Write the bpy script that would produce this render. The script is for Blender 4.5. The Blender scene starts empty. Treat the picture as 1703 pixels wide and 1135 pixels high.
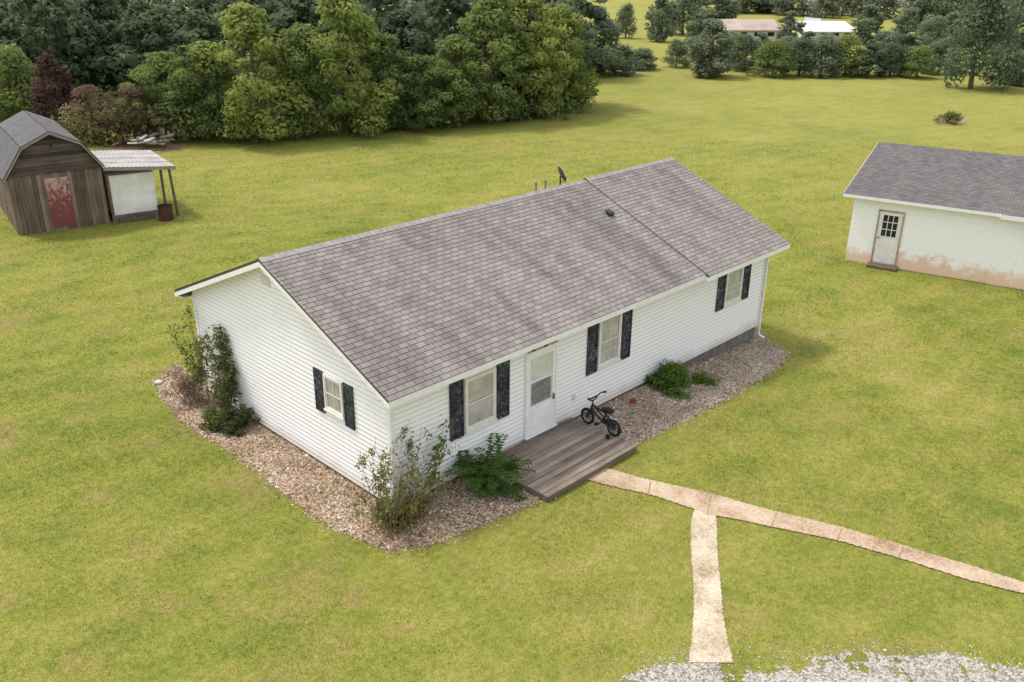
import bpy, math, random
import numpy as np
from mathutils import Vector, Matrix
random.seed(7); rs=np.random.RandomState(7)
D=bpy.data; COL=bpy.context.scene.collection
# ------------------------------------------------------------------ camera
CX,CY,CZ=-9.0884,-11.9992,9.9534
HD,PT,RL,FL=math.radians(44.2973),math.radians(23.1536),math.radians(-0.5687),1508.7
FV=np.array([math.cos(HD),math.sin(HD),0.]); RV=np.array([math.sin(HD),-math.cos(HD),0.]); ZV=np.array([0,0,1.])
AX=FV*math.cos(PT)-ZV*math.sin(PT); UP=FV*math.sin(PT)+ZV*math.cos(PT); CAM=np.array([CX,CY,CZ])
def ray(px,py):
    a,b=px-851.5,567.5-py
    c,s=math.cos(-RL),math.sin(-RL)
    u,v=a*c-b*s,a*s+b*c
    return AX*FL+RV*u+UP*v
def hz(x,y):
    t=np.clip((np.asarray(x,dtype=float)-7)/7,0,1)
    return -0.35*t*t*(3-2*t)
def gp(px,py,dz=0.):
    d=ray(px,py); z=0.
    for i in range(6):
        t=(z+dz-CZ)/d[2]; p=CAM+d*t; z=float(hz(p[0],p[1]))
    return Vector((p[0],p[1],z+dz))
def onplane(px,py,P0,Nn):
    d=ray(px,py); P0=np.array(P0,float); Nn=np.array(Nn,float)
    t=np.dot(P0-CAM,Nn)/np.dot(d,Nn); return CAM+d*t
cam=D.objects.new('camera',D.cameras.new('camera')); COL.objects.link(cam); bpy.context.scene.camera=cam
c_,s_=math.cos(RL),math.sin(RL)
rx=RV*c_+UP*(-s_); ux=RV*s_+UP*c_
M=Matrix(((rx[0],ux[0],-AX[0],CX),(rx[1],ux[1],-AX[1],CY),(rx[2],ux[2],-AX[2],CZ),(0,0,0,1)))
cam.matrix_world=M
cam.data.sensor_width=36; cam.data.lens=FL/1703*36; cam.data.clip_end=6000; cam.data.clip_start=.1
# ------------------------------------------------------------------ helpers
class MB:
    def __init__(s): s.v=[];s.f=[];s.uv=[];s.hasuv=False
    def face(s,pts,uv=None):
        n=len(s.v); s.v+= [tuple(p) for p in pts]; s.f.append(tuple(range(n,n+len(pts))))
        if uv: s.hasuv=True
        s.uv+= list(uv) if uv else [(0,0)]*len(pts)
    def obox(s,o,a,b,c):
        o,a,b,c=map(Vector,(o,a,b,c))
        P=[o,o+a,o+a+b,o+b,o+c,o+a+c,o+a+b+c,o+b+c]
        if a.cross(b).dot(c)<0: fs=((0,1,2,3),(7,6,5,4),(4,5,1,0),(5,6,2,1),(6,7,3,2),(7,4,0,3))
        else: fs=((3,2,1,0),(4,5,6,7),(0,1,5,4),(1,2,6,5),(2,3,7,6),(3,0,4,7))
        for f in fs: s.face([P[i] for i in f])
    def box(s,x0,x1,y0,y1,z0,z1): s.obox((x0,y0,z0),(x1-x0,0,0),(0,y1-y0,0),(0,0,z1-z0))
    def tube(s,pts,rad,n=8,cap=True):
        pts=[Vector(p) for p in pts]
        if not hasattr(rad,'__len__'): rad=[rad]*len(pts)
        rings=[];pa=None
        for i,p in enumerate(pts):
            d=(pts[min(i+1,len(pts)-1)]-pts[max(i-1,0)]).normalized()
            if pa is None: pa=d.orthogonal().normalized()
            a=(pa-d*pa.dot(d)).normalized(); pa=a; b=d.cross(a)
            rings.append([p+(a*math.cos(2*math.pi*k/n)+b*math.sin(2*math.pi*k/n))*rad[i] for k in range(n)])
        for i in range(len(rings)-1):
            for k in range(n):
                s.face([rings[i][k],rings[i][(k+1)%n],rings[i+1][(k+1)%n],rings[i+1][k]])
        if cap: s.face(rings[0][::-1]); s.face(rings[-1])
    def torus(s,c,axis,R,r,n=28,m=8):
        c=Vector(c);ax=Vector(axis).normalized();a=ax.orthogonal().normalized();b=ax.cross(a)
        g=[[c+(a*math.cos(t)+b*math.sin(t))*(R+r*math.cos(q))+ax*r*math.sin(q) for q in [2*math.pi*j/m for j in range(m)]] for t in [2*math.pi*i/n for i in range(n)]]
        for i in range(n):
            for j in range(m):
                s.face([g[i][j],g[(i+1)%n][j],g[(i+1)%n][(j+1)%m],g[i][(j+1)%m]])
    def build(s,name,mat,parent=None,smooth=False,bev=0):
        me=D.meshes.new(name); me.from_pydata(s.v,[],s.f)
        if s.hasuv:
            l=me.uv_layers.new(name='UVMap')
            l.data.foreach_set('uv',np.array(s.uv,dtype=np.float32).ravel())
        o=D.objects.new(name,me); COL.objects.link(o); me.materials.append(mat)
        if smooth: me.polygons.foreach_set('use_smooth',[True]*len(me.polygons))
        if parent: o.parent=parent
        if bev:
            w=o.modifiers.new('w','WELD'); w.merge_threshold=.0005
            b=o.modifiers.new('b','BEVEL'); b.width=bev; b.segments=2; b.limit_method='ANGLE'
        return o
def npmesh(name,V,F,mat,attr=None,parent=None,link=True):
    V=np.ascontiguousarray(V,dtype=np.float32);F=np.ascontiguousarray(F,dtype=np.int32)
    me=D.meshes.new(name); me.vertices.add(len(V)); me.vertices.foreach_set('co',V.ravel())
    k=F.shape[1]; me.loops.add(F.size); me.loops.foreach_set('vertex_index',F.ravel())
    me.polygons.add(len(F)); me.polygons.foreach_set('loop_start',np.arange(0,F.size,k,dtype=np.int32))
    me.update(calc_edges=True)
    if attr is not None:
        a=me.attributes.new('tint','FLOAT','POINT'); a.data.foreach_set('value',np.ascontiguousarray(attr,dtype=np.float32))
    me.materials.append(mat)
    if not link: return me
    o=D.objects.new(name,me); COL.objects.link(o)
    if parent: o.parent=parent
    return o
def tag(o,label=None,cat=None,group=None,kind=None):
    if label:o['label']=label
    if cat:o['category']=cat
    if group:o['group']=group
    if kind:o['kind']=kind
    return o
def thing(name,label,cat,loc=(0,0,0),rotz=0,group=None):
    o=D.objects.new(name,None); COL.objects.link(o); o.location=loc; o.rotation_euler=(0,0,rotz); o.empty_display_size=.2
    return tag(o,label,cat,group)
# ------------------------------------------------------------------ materials
def newmat(name):
    m=D.materials.new(name); m.use_nodes=True; nt=m.node_tree; nt.nodes.clear()
    out=nt.nodes.new('ShaderNodeOutputMaterial'); return m,nt,out
def nd(nt,t,inp=None,**kw):
    n=nt.nodes.new(t)
    for k,v in kw.items(): setattr(n,k,v)
    for k,v in (inp or {}).items():
        if isinstance(v,bpy.types.NodeSocket): nt.links.new(v,n.inputs[k])
        else: n.inputs[k].default_value=v
    return n
def ramp(nt,fac,stops):
    n=nt.nodes.new('ShaderNodeValToRGB'); nt.links.new(fac,n.inputs[0]); e=n.color_ramp.elements
    while len(e)<len(stops): e.new(.5)
    for i,(p,c) in enumerate(stops): e[i].position=p; e[i].color=(c[0],c[1],c[2],1)
    return n.outputs[0]
def mth(nt,op,a,b=0.):
    n=nt.nodes.new('ShaderNodeMath'); n.operation=op
    for i,v in enumerate((a,b)):
        if isinstance(v,bpy.types.NodeSocket): nt.links.new(v,n.inputs[i])
        else: n.inputs[i].default_value=v
    return n.outputs[0]
def mixc(nt,fac,a,b,bt='MIX'):
    n=nt.nodes.new('ShaderNodeMix'); n.data_type='RGBA'; n.blend_type=bt
    for i,v in ((0,fac),(6,a),(7,b)):
        if isinstance(v,bpy.types.NodeSocket): nt.links.new(v,n.inputs[i])
        else: n.inputs[i].default_value=v if i==0 else (v[0],v[1],v[2],1)
    return n.outputs[2]
def noise(nt,vec,scale,detail=4,rough=.55,dist=0):
    return nd(nt,'ShaderNodeTexNoise',{'Vector':vec,'Scale':scale,'Detail':detail,'Roughness':rough,'Distortion':dist}).outputs[0]
def mapping(nt,vec,scale=(1,1,1),rot=(0,0,0),loc=(0,0,0)):
    return nd(nt,'ShaderNodeMapping',{'Vector':vec,'Scale':scale,'Rotation':rot,'Location':loc}).outputs[0]
def wpos(nt): return nd(nt,'ShaderNodeNewGeometry').outputs['Position']
def opos(nt): return nd(nt,'ShaderNodeTexCoord').outputs['Object']
def island(nt): return nd(nt,'ShaderNodeNewGeometry').outputs['Random Per Island']
def princ(nt,out,col,rough=.7,bump=None,bs=.2,bd=.01,metal=0,spec=.3):
    p=nd(nt,'ShaderNodeBsdfPrincipled',{'Roughness':rough,'Metallic':metal,'Specular IOR Level':spec})
    if isinstance(col,bpy.types.NodeSocket): nt.links.new(col,p.inputs['Base Color'])
    else: p.inputs['Base Color'].default_value=(col[0],col[1],col[2],1)
    if bump is not None:
        b=nd(nt,'ShaderNodeBump',{'Strength':bs,'Distance':bd,'Height':bump}); nt.links.new(b.outputs[0],p.inputs['Normal'])
    nt.links.new(p.outputs[0],out.inputs[0]); return p
def simple(name,c1,c2=None,scale=4,rough=.6,metal=0,bs=.15,spec=.3,lo=.35,hi=.65):
    m,nt,out=newmat(name); v=opos(nt); n=noise(nt,v,scale,6,.6)
    c2=c2 or tuple(x*.8 for x in c1)
    princ(nt,out,ramp(nt,n,[(lo,c1),(hi,c2)]),rough,n,bs,.01,metal,spec); return m
def lawn_color(nt,fast=False):
    p=wpos(nt)
    big=noise(nt,p,.10,2,.6); mid=noise(nt,p,.7,4,.7,.0); sml=noise(nt,p,5,3,.75)
    s=mth(nt,'ADD',mth(nt,'MULTIPLY',big,.26),mth(nt,'MULTIPLY',mid,.28))
    s=mth(nt,'ADD',s,mth(nt,'MULTIPLY',sml,.30))
    if fast: fine=None; s=mth(nt,'ADD',s,.08)
    else: fine=noise(nt,p,26,2,.7); s=mth(nt,'ADD',s,mth(nt,'MULTIPLY',fine,.16))
    d=nd(nt,'ShaderNodeVectorMath',{0:p,1:(.22,.975,0)},operation='DOT_PRODUCT').outputs['Value']
    w=mth(nt,'SINE',mth(nt,'ADD',mth(nt,'MULTIPLY',d,4.6),mth(nt,'MULTIPLY',big,16.)))
    s=mth(nt,'ADD',s,mth(nt,'MULTIPLY',w,.017))
    col=ramp(nt,s,[(.36,(.10,.145,.027)),(.43,(.170,.210,.038)),(.49,(.235,.252,.050)),(.55,(.290,.285,.068)),(.64,(.375,.32,.12))])
    wd=noise(nt,p,.45,4,.75); wm=ramp(nt,wd,[(.56,(0,0,0)),(.66,(1,1,1))])
    col=mixc(nt,mth(nt,'MULTIPLY',wm,.45),col,(.125,.185,.032))
    sx=nd(nt,'ShaderNodeSeparateXYZ',{0:p}).outputs[0]
    g=nd(nt,'ShaderNodeMapRange',{0:sx,1:3.,2:-7.,3:.30,4:.72}).outputs[0]
    tp=noise(nt,mapping(nt,p,(1,1,1),(0,0,.4),(31,7,0)),.5,5,.8); tm=ramp(nt,tp,[(.52,(0,0,0)),(.63,(1,1,1))])
    col=mixc(nt,mth(nt,'MULTIPLY',tm,g),col,(.345,.25,.12))
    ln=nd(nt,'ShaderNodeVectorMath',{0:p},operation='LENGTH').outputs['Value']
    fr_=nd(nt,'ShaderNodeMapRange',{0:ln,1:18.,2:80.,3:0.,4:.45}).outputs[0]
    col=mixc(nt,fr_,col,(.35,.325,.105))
    return col,s,fine
def m_lawn():
    m,nt,out=newmat('lawn_ground'); col,s,fine=lawn_color(nt); p=wpos(nt)
    f2=noise(nt,p,55,2,.7); f3=noise(nt,p,9,4,.8)
    col=mixc(nt,1.,col,ramp(nt,f2,[(.3,(.62,.62,.58)),(.7,(1.2,1.2,1.15))]),'MULTIPLY')
    col=mixc(nt,1.,col,ramp(nt,f3,[(.35,(.76,.80,.74)),(.65,(1.14,1.12,1.12))]),'MULTIPLY')
    princ(nt,out,col,.95,mth(nt,'ADD',fine,f2),.7,.03,spec=.1); return m
def m_blade():
    m,nt,out=newmat('grass_blade'); col,s,fine=lawn_color(nt,True)
    r=island(nt); col=mixc(nt,1.,col,ramp(nt,r,[(0,(.66,.76,.62)),(.5,(1.04,1.06,1)),(.84,(1.38,1.30,1.2)),(1,(1.8,1.55,1.8))]),'MULTIPLY')
    a=nd(nt,'ShaderNodeBsdfDiffuse',{'Color':col}); b=nd(nt,'ShaderNodeBsdfTranslucent',{'Color':col})
    x=nd(nt,'ShaderNodeMixShader',{0:.4,1:a.outputs[0],2:b.outputs[0]}); nt.links.new(x.outputs[0],out.inputs[0]); return m
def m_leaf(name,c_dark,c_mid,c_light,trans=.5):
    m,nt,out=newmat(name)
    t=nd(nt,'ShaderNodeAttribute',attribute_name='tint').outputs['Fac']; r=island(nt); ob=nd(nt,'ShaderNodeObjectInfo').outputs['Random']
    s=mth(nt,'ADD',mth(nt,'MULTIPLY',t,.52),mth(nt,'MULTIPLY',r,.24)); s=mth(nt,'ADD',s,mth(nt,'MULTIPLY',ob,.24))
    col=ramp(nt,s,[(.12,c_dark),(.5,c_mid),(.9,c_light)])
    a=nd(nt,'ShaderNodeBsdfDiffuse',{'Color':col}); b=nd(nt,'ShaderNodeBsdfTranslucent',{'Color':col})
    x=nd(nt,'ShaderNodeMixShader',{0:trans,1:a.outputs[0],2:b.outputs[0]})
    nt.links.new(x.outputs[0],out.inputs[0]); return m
CR=.130
def m_shingle(name,ca,cb,cm,stain=.6,hi=1.12,ms=.008):
    m,nt,out=newmat(name); uv=nd(nt,'ShaderNodeTexCoord').outputs['UV']
    b=nd(nt,'ShaderNodeTexBrick',{'Vector':uv,'Color1':(*ca,1),'Color2':(*cb,1),'Mortar':(*cm,1),'Scale':1.,'Mortar Size':ms,'Mortar Smooth':.25,'Bias':0.,'Brick Width':.22,'Row Height':CR},offset=.5)
    st=noise(nt,mapping(nt,uv,(1.2,.12,1)),1.,6,.6,.3); sm=noise(nt,uv,.30,5,.65,.3); gr=noise(nt,uv,70,2,.6); tb=noise(nt,uv,4,3,.7)
    f=mth(nt,'ADD',mth(nt,'MULTIPLY',st,.62),mth(nt,'MULTIPLY',sm,.38))
    col=mixc(nt,1.,b.outputs[0],ramp(nt,f,[(.37,(1-stain*.48,1-stain*.49,1-stain*.49)),(.50,(.98,.975,.97)),(.62,(hi,hi*.995,hi*.98))]),'MULTIPLY')
    col=mixc(nt,1.,col,ramp(nt,gr,[(.3,(.8,.8,.8)),(.7,(1.2,1.2,1.2))]),'MULTIPLY')
    col=mixc(nt,1.,col,ramp(nt,tb,[(.35,(.93,.93,.93)),(.65,(1.07,1.07,1.07))]),'MULTIPLY')
    princ(nt,out,col,.95,mth(nt,'ADD',b.outputs['Fac'],mth(nt,'MULTIPLY',gr,-.4)),.4,-.005,spec=.12); return m
LAP=.105; SB=.06
def m_siding():
    m,nt,out=newmat('white_vinyl_siding'); p=opos(nt)
    n=noise(nt,p,1.1,6,.6)
    z=nd(nt,'ShaderNodeSeparateXYZ',{0:p}).outputs[2]
    low=ramp(nt,mth(nt,'ADD',z,mth(nt,'MULTIPLY',n,.35)),[(.16,(.66,.60,.50)),(.50,(1,1,1))])
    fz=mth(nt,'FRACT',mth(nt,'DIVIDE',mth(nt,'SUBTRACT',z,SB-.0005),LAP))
    ln=ramp(nt,fz,[(0,(.97,.97,.97)),(.60,(1,1,1)),(.80,(.76,.77,.79)),(.97,(.48,.50,.53))])  # shade under each lap lip, painted into the siding colour
    c=ramp(nt,n,[(.35,(.87,.865,.865)),(.65,(.895,.895,.895))])
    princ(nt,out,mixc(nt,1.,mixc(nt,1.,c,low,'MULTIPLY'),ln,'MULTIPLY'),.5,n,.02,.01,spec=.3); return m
def m_wood(name,c1,c2,c3,axis=0,rough=.85):
    m,nt,out=newmat(name); p=opos(nt); sc=[14,14,14]; sc[axis]=.9
    n=noise(nt,mapping(nt,p,tuple(sc)),1.,6,.65,.2); r=island(nt); bg=noise(nt,p,1.1,4,.6)
    s=mth(nt,'ADD',mth(nt,'MULTIPLY',n,.5),mth(nt,'MULTIPLY',r,.24)); s=mth(nt,'ADD',s,mth(nt,'MULTIPLY',bg,.3))
    princ(nt,out,ramp(nt,s,[(.3,c1),(.5,c2),(.72,c3)]),rough,n,.4,.01,spec=.15); return m
def m_block():
    m,nt,out=newmat('white_painted_block'); p=opos(nt)
    sep=nd(nt,'ShaderNodeSeparateXYZ',{0:p}); v=nd(nt,'ShaderNodeCombineXYZ',{0:mth(nt,'ADD',sep.outputs[0],sep.outputs[1]),1:sep.outputs[2]}).outputs[0]
    b=nd(nt,'ShaderNodeTexBrick',{'Vector':v,'Scale':1.,'Mortar Size':.010,'Mortar Smooth':.6,'Brick Width':.4,'Row Height':.2})
    n=noise(nt,p,2.6,7,.8,.6); n2=noise(nt,p,.6,3,.6)
    h=mth(nt,'SUBTRACT',mth(nt,'ADD',mth(nt,'MULTIPLY',n,1.9),mth(nt,'MULTIPLY',n2,.7)),sep.outputs[2])
    st=ramp(nt,h,[(.72,(0,0,0)),(.86,(.5,.5,.5)),(1.0,(1,1,1))])
    c=mixc(nt,mth(nt,'MULTIPLY',st,.72),(.88,.88,.87),(.72,.42,.23))
    c=mixc(nt,mth(nt,'MULTIPLY',b.outputs['Fac'],.18),c,(.5,.47,.43))
    princ(nt,out,c,.8,b.outputs['Fac'],.4,-.006,spec=.2); return m
def m_island(name,stops,rough=.85,lo=(.78,.75,.70)):
    m,nt,out=newmat(name); r=island(nt); c=ramp(nt,r,stops)
    g=noise(nt,wpos(nt),1.1,4,.6); c=mixc(nt,1.,c,ramp(nt,g,[(.35,lo),(.6,(1.05,1.05,1.05))]),'MULTIPLY')
    princ(nt,out,c,rough,spec=.2); return m
def m_ground(name,stops,sc=(1.5,14),rough=.95,vor=0):
    m,nt,out=newmat(name); p=wpos(nt); a=noise(nt,p,sc[0],5,.6); b=noise(nt,p,sc[1],4,.7)
    f=mth(nt,'ADD',mth(nt,'MULTIPLY',a,.5),mth(nt,'MULTIPLY',b,.5))
    if vor:
        v=nd(nt,'ShaderNodeTexVoronoi',{'Vector':p,'Scale':vor}); f=mth(nt,'ADD',mth(nt,'MULTIPLY',f,.6),mth(nt,'MULTIPLY',nd(nt,'ShaderNodeSeparateColor',{0:v.outputs['Color']}).outputs[0],.4))
    princ(nt,out,ramp(nt,f,stops),rough,b,.6,.02,spec=.15); return m
def m_glass():
    m,nt,out=newmat('window_glass')
    g=nd(nt,'ShaderNodeBsdfGlossy',{'Color':(.9,.92,.95,1),'Roughness':.03}); t=nd(nt,'ShaderNodeBsdfTransparent',{'Color':(.95,.96,.96,1)})
    lw=nd(nt,'ShaderNodeLayerWeight',{'Blend':.5}).outputs['Facing']
    f=mth(nt,'ADD',mth(nt,'MULTIPLY',mth(nt,'POWER',lw,3.),.5),.09)
    x=nd(nt,'ShaderNodeMixShader',{0:f,1:t.outputs[0],2:g.outputs[0]})
    nt.links.new(x.outputs[0],out.inputs[0]); return m
def m_reddoor():
    m,nt,out=newmat('peeling_red_paint'); p=opos(nt); n=noise(nt,mapping(nt,p,(1,1,.7)),8,6,.8,.6)
    z=nd(nt,'ShaderNodeSeparateXYZ',{0:p}).outputs[2]
    f=mth(nt,'ADD',n,mth(nt,'MULTIPLY',mth(nt,'SUBTRACT',z,1.1),.15))
    c=ramp(nt,f,[(.48,(.19,.055,.05)),(.56,(.26,.10,.09)),(.62,(.44,.31,.28))])
    princ(nt,out,c,.7,n,.4,.01); return m
def m_shutter():
    m,nt,out=newmat('worn_black_shutter'); p=opos(nt); n=noise(nt,p,13,5,.8,.5); n2=noise(nt,p,2.5,3,.6)
    f=mth(nt,'ADD',mth(nt,'MULTIPLY',n,.75),mth(nt,'MULTIPLY',n2,.25))
    princ(nt,out,ramp(nt,f,[(.46,(.014,.016,.02)),(.53,(.035,.04,.047)),(.59,(.14,.15,.16)),(.67,(.29,.30,.31))]),.7,n,.2,.01); return m
MT=dict(
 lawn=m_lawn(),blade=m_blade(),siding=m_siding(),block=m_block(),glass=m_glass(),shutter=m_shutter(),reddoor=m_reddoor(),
 shingle=m_shingle('weathered_shingles',(.282,.258,.243),(.208,.190,.179),(.105,.095,.09),.75),
 shingle2=m_shingle('grey_shingles',(.18,.17,.168),(.128,.121,.12),(.07,.066,.065),.3),
 shingle3=m_shingle('old_grey_shingles',(.135,.135,.138),(.115,.115,.118),(.095,.095,.098),.3,1.05,.004),
 white=simple('white_trim',(.85,.85,.84),(.76,.76,.75),6,.5), offwhite=simple('worn_white_paint',(.80,.79,.77),(.68,.66,.63),5,.6),
 curtain=simple('pale_curtain',(.62,.59,.54),(.42,.40,.37),3,.9), winframe=simple('window_trim',(.76,.75,.71),(.66,.64,.58),8,.6),
 greywin=simple('grey_inner_window',(.20,.21,.21),(.32,.32,.31),3,.5),
 found=simple('grey_foundation_block',(.20,.19,.18),(.12,.115,.11),5,.9), bare=simple('bare_wood_strip',(.45,.36,.25),(.30,.22,.14),9,.8),
 dark=simple('dark_metal',(.03,.03,.033),(.05,.05,.05),8,.5,.3), black=simple('black_rubber',(.015,.015,.016),(.025,.025,.025),20,.8),
 steel=simple('bright_steel',(.5,.5,.5),(.35,.35,.36),10,.35,.9), dish=simple('grey_dish',(.06,.063,.067),(.04,.04,.044),4,.5),
 deck=m_wood('weathered_deck_wood',(.085,.066,.052),(.225,.185,.150),(.42,.365,.31),0),
 deckside=m_wood('grey_rim_wood',(.08,.062,.048),(.14,.115,.09),(.22,.185,.15),0),
 barnv=m_wood('weathered_barn_board',(.055,.042,.032),(.15,.115,.085),(.29,.235,.185),2),
 barnh=m_wood('dark_barn_board',(.022,.017,.015),(.06,.046,.038),(.14,.112,.094),0),
 barntrim=m_wood('barn_trim_wood',(.16,.14,.12),(.25,.23,.2),(.34,.32,.29),1),
 post=simple('old_post_wood',(.09,.06,.045),(.16,.12,.09),9,.9), tin=simple('aged_tin_roof',(.40,.39,.37),(.27,.26,.24),1.6,.6,.1,.2),
 rust=simple('rusty_steel',(.11,.045,.022),(.04,.02,.014),6,.9), boxw=simple('stained_white_panel',(.84,.84,.82),(.70,.68,.63),1.8,.6), greyp=simple('grey_plinth',(.25,.25,.24),(.14,.14,.135),4,.9),
 stones=m_island('bed_stones',[(0,(.19,.125,.08)),(.2,(.36,.265,.175)),(.45,(.52,.41,.30)),(.7,(.38,.32,.25)),(.9,(.60,.53,.43)),(1,(.74,.69,.60))]),
 stonesb=m_island('bed_stones_grey',[(0,(.15,.11,.08)),(.25,(.30,.235,.175)),(.5,(.43,.36,.28)),(.75,(.33,.29,.24)),(.92,(.52,.47,.40)),(1,(.68,.63,.56))]),
 chips=m_island('grey_gravel',[(0,(.22,.21,.19)),(.4,(.38,.365,.335)),(.8,(.50,.485,.45)),(1,(.64,.62,.58))]),
 litter=m_island('dead_leaf_litter',[(0,(.12,.07,.035)),(.5,(.27,.17,.09)),(1,(.40,.29,.17))]),
 bed=m_ground('bed_soil',[(.35,(.10,.064,.042)),(.5,(.235,.16,.105)),(.65,(.37,.285,.205))],(1.3,16),vor=30),
 dirt=m_ground('bare_dirt',[(.35,(.16,.10,.055)),(.5,(.27,.19,.11)),(.65,(.36,.28,.18))]),
 gravel=m_ground('pale_gravel',[(.35,(.17,.155,.115)),(.5,(.30,.285,.24)),(.62,(.43,.415,.37))],(1.2,26),vor=30),
 path=m_ground('walk_concrete',[(.38,(.24,.165,.10)),(.46,(.37,.275,.185)),(.55,(.46,.36,.26)),(.66,(.54,.45,.34))],(1.3,20)),
 path2=m_ground('pale_walk_concrete',[(.38,(.27,.205,.125)),(.47,(.42,.345,.245)),(.56,(.53,.455,.35)),(.66,(.63,.57,.47))],(1.8,22)),
 road=m_ground('road_surface',[(.4,(.36,.36,.35)),(.6,(.46,.45,.43))]),
 bark=simple('tree_bark',(.15,.12,.095),(.08,.065,.052),3,.9), stem=simple('shrub_stem',(.20,.14,.09),(.12,.12,.055),12,.8),
 red=simple('red_plastic',(.45,.03,.02),(.35,.02,.02),8,.4), rock=simple('pale_rock',(.62,.59,.54),(.42,.38,.33),6,.9),
 farwall=simple('far_white_wall',(.70,.69,.65),(.58,.56,.52),.8,.7), farroof=simple('far_white_roof',(.82,.82,.81),(.74,.74,.73),.5,.6), farbrown=simple('far_brown_roof',(.42,.35,.30),(.32,.26,.22),.6,.8), darkopen=simple('dark_opening',(.02,.02,.02),(.03,.03,.03),2,.9),
 capsh=simple('pale_ridge_shingle',(.36,.335,.32),(.25,.23,.218),9,.95),
)
# ------------------------------------------------------------------ world, sun
sc=bpy.context.scene
sunaz=Vector((-.36,.93,0)).normalized(); EL=math.radians(60)
w=D.worlds.new('World'); sc.world=w; w.use_nodes=True; nt=w.node_tree; bg=nt.nodes['Background']
sky=nt.nodes.new('ShaderNodeTexSky'); sky.sky_type='NISHITA'; sky.sun_disc=False; sky.sun_elevation=EL; sky.sun_rotation=math.atan2(sunaz.x,sunaz.y); sky.dust_density=4; sky.air_density=1.0; sky.ozone_density=1.0; sky.altitude=200
hzc=mixc(nt,1.,sky.outputs[0],(5.2,4.85,4.45),'ADD')   # bright summer haze over the clear-sky colour
nt.links.new(hzc,bg.inputs[0]); bg.inputs[1].default_value=.15
sl=D.lights.new('sun','SUN'); sl.energy=2.5; sl.angle=math.radians(7); sl.color=(1,.95,.87)
so=D.objects.new('sun',sl); COL.objects.link(so); so.location=(0,0,40)
ts=Vector((sunaz.x*math.cos(EL),sunaz.y*math.cos(EL),math.sin(EL))); so.rotation_euler=ts.to_track_quat('Z','Y').to_euler()
sc.view_settings.view_transform='Standard'; sc.view_settings.look='None'; sc.view_settings.exposure=0
# ------------------------------------------------------------------ ground
def axis(lo,hi,st):
    a=list(np.arange(lo,hi+.01,st)); s=st
    while a[-1]<3000: s*=1.35; a.append(a[-1]+s)
    s=st
    while a[0]>-3000: s*=1.35; a.insert(0,a[0]-s)
    return np.array(a)
xs=axis(-30,60,1.); ys=axis(-40,60,1.); X,Y=np.meshgrid(xs,ys,indexing='ij')
V=np.stack([X.ravel(),Y.ravel(),hz(X,Y).ravel()],1); ny=len(ys)
I,J=np.meshgrid(np.arange(len(xs)-1),np.arange(ny-1),indexing='ij'); I=I.ravel();J=J.ravel()
F=np.stack([I*ny+J,(I+1)*ny+J,(I+1)*ny+J+1,I*ny+J+1],1)
g=npmesh('ground',V,F,MT['lawn']); tag(g,kind='structure'); g.data.polygons.foreach_set('use_smooth',[True]*len(g.data.polygons))
def inpoly(x,y,P):
    x=np.asarray(x);y=np.asarray(y);r=np.zeros(x.shape,bool);n=len(P)
    for i in range(n):
        x1,y1=P[i][0],P[i][1];x2,y2=P[(i+1)%n][0],P[(i+1)%n][1]
        if y1==y2: continue
        c=((y1>y)!=(y2>y))&(x<(x2-x1)*(y-y1)/(y2-y1)+x1); r^=c
    return r
def wob(x,y,s=1.): return (np.sin(x*2.3*s+1.3*np.sin(y*1.7*s))+np.sin(y*3.1*s+1.7*np.sin(x*2.1*s+2))+.6*np.sin((x+y)*6.3*s)+.5*np.sin((x-y)*9.7*s+1))/3.1
def sheet(name,P,mat,dz,cell=.08,rag=.06,mask=None,fs=2.):
    x0,x1=min(p[0] for p in P)-.2,max(p[0] for p in P)+.2;y0,y1=min(p[1] for p in P)-.2,max(p[1] for p in P)+.2
    xs=np.arange(x0,x1,cell);ys=np.arange(y0,y1,cell);X,Y=np.meshgrid(xs,ys,indexing='ij')
    V=np.stack([X.ravel(),Y.ravel(),hz(X,Y).ravel()+dz],1);ny=len(ys)
    I,J=np.meshgrid(np.arange(len(xs)-1),np.arange(ny-1),indexing='ij');I=I.ravel();J=J.ravel()
    cx=xs[I]+cell/2;cy=ys[J]+cell/2
    k=inpoly(cx+rag*wob(cx*fs,cy*fs),cy+rag*wob(cy*fs+5,cx*fs),P)
    if mask is not None: k&=mask(cx,cy)
    F=np.stack([I*ny+J,(I+1)*ny+J,(I+1)*ny+J+1,I*ny+J+1],1)[k]
    u,inv=np.unique(F,return_inverse=True); o=npmesh(name,V[u],inv.reshape(F.shape),mat); tag(o,kind='structure'); return o
def pp(L): return [tuple(gp(x,y))[:2] for x,y in L]
L_,W_=13.4,7.33
bedA=pp([(296,600),(262,628),(268,655),(290,690),(335,722),(385,752),(432,786),(478,826),(528,866),(590,896),(650,916),(715,913),(770,886),(830,861),(890,836),(912,818)])+[(2.3,-1.9),(2.3,.05),(0.05,.05),(0.05,7.4),(-.1,7.8)]
bedB=[(4.9,.05),(4.9,-1.5)]+pp([(1058,738),(1100,716),(1150,693),(1200,666),(1250,637),(1296,606),(1308,585),(1280,572)])+[(13.9,.3),(13.3,.05)]
sheet('gravel_bed',bedA,MT['bed'],.010); sheet('gravel_bed',bedB,MT['bed'],.010)
up_=[(985,786),(1010,780),(1060,795),(1120,808),(1180,822),(1245,840),(1290,852),(1400,878),(1500,908),(1600,938),(1703,970),(1800,1002)]
lo_=[(960,795),(985,801),(1030,813),(1090,827),(1150,846),(1180,858),(1240,868),(1300,880),(1400,903),(1500,931),(1600,963),(1703,990),(1800,1022)]
pathA=pp(up_)+pp(lo_)[::-1]
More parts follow.
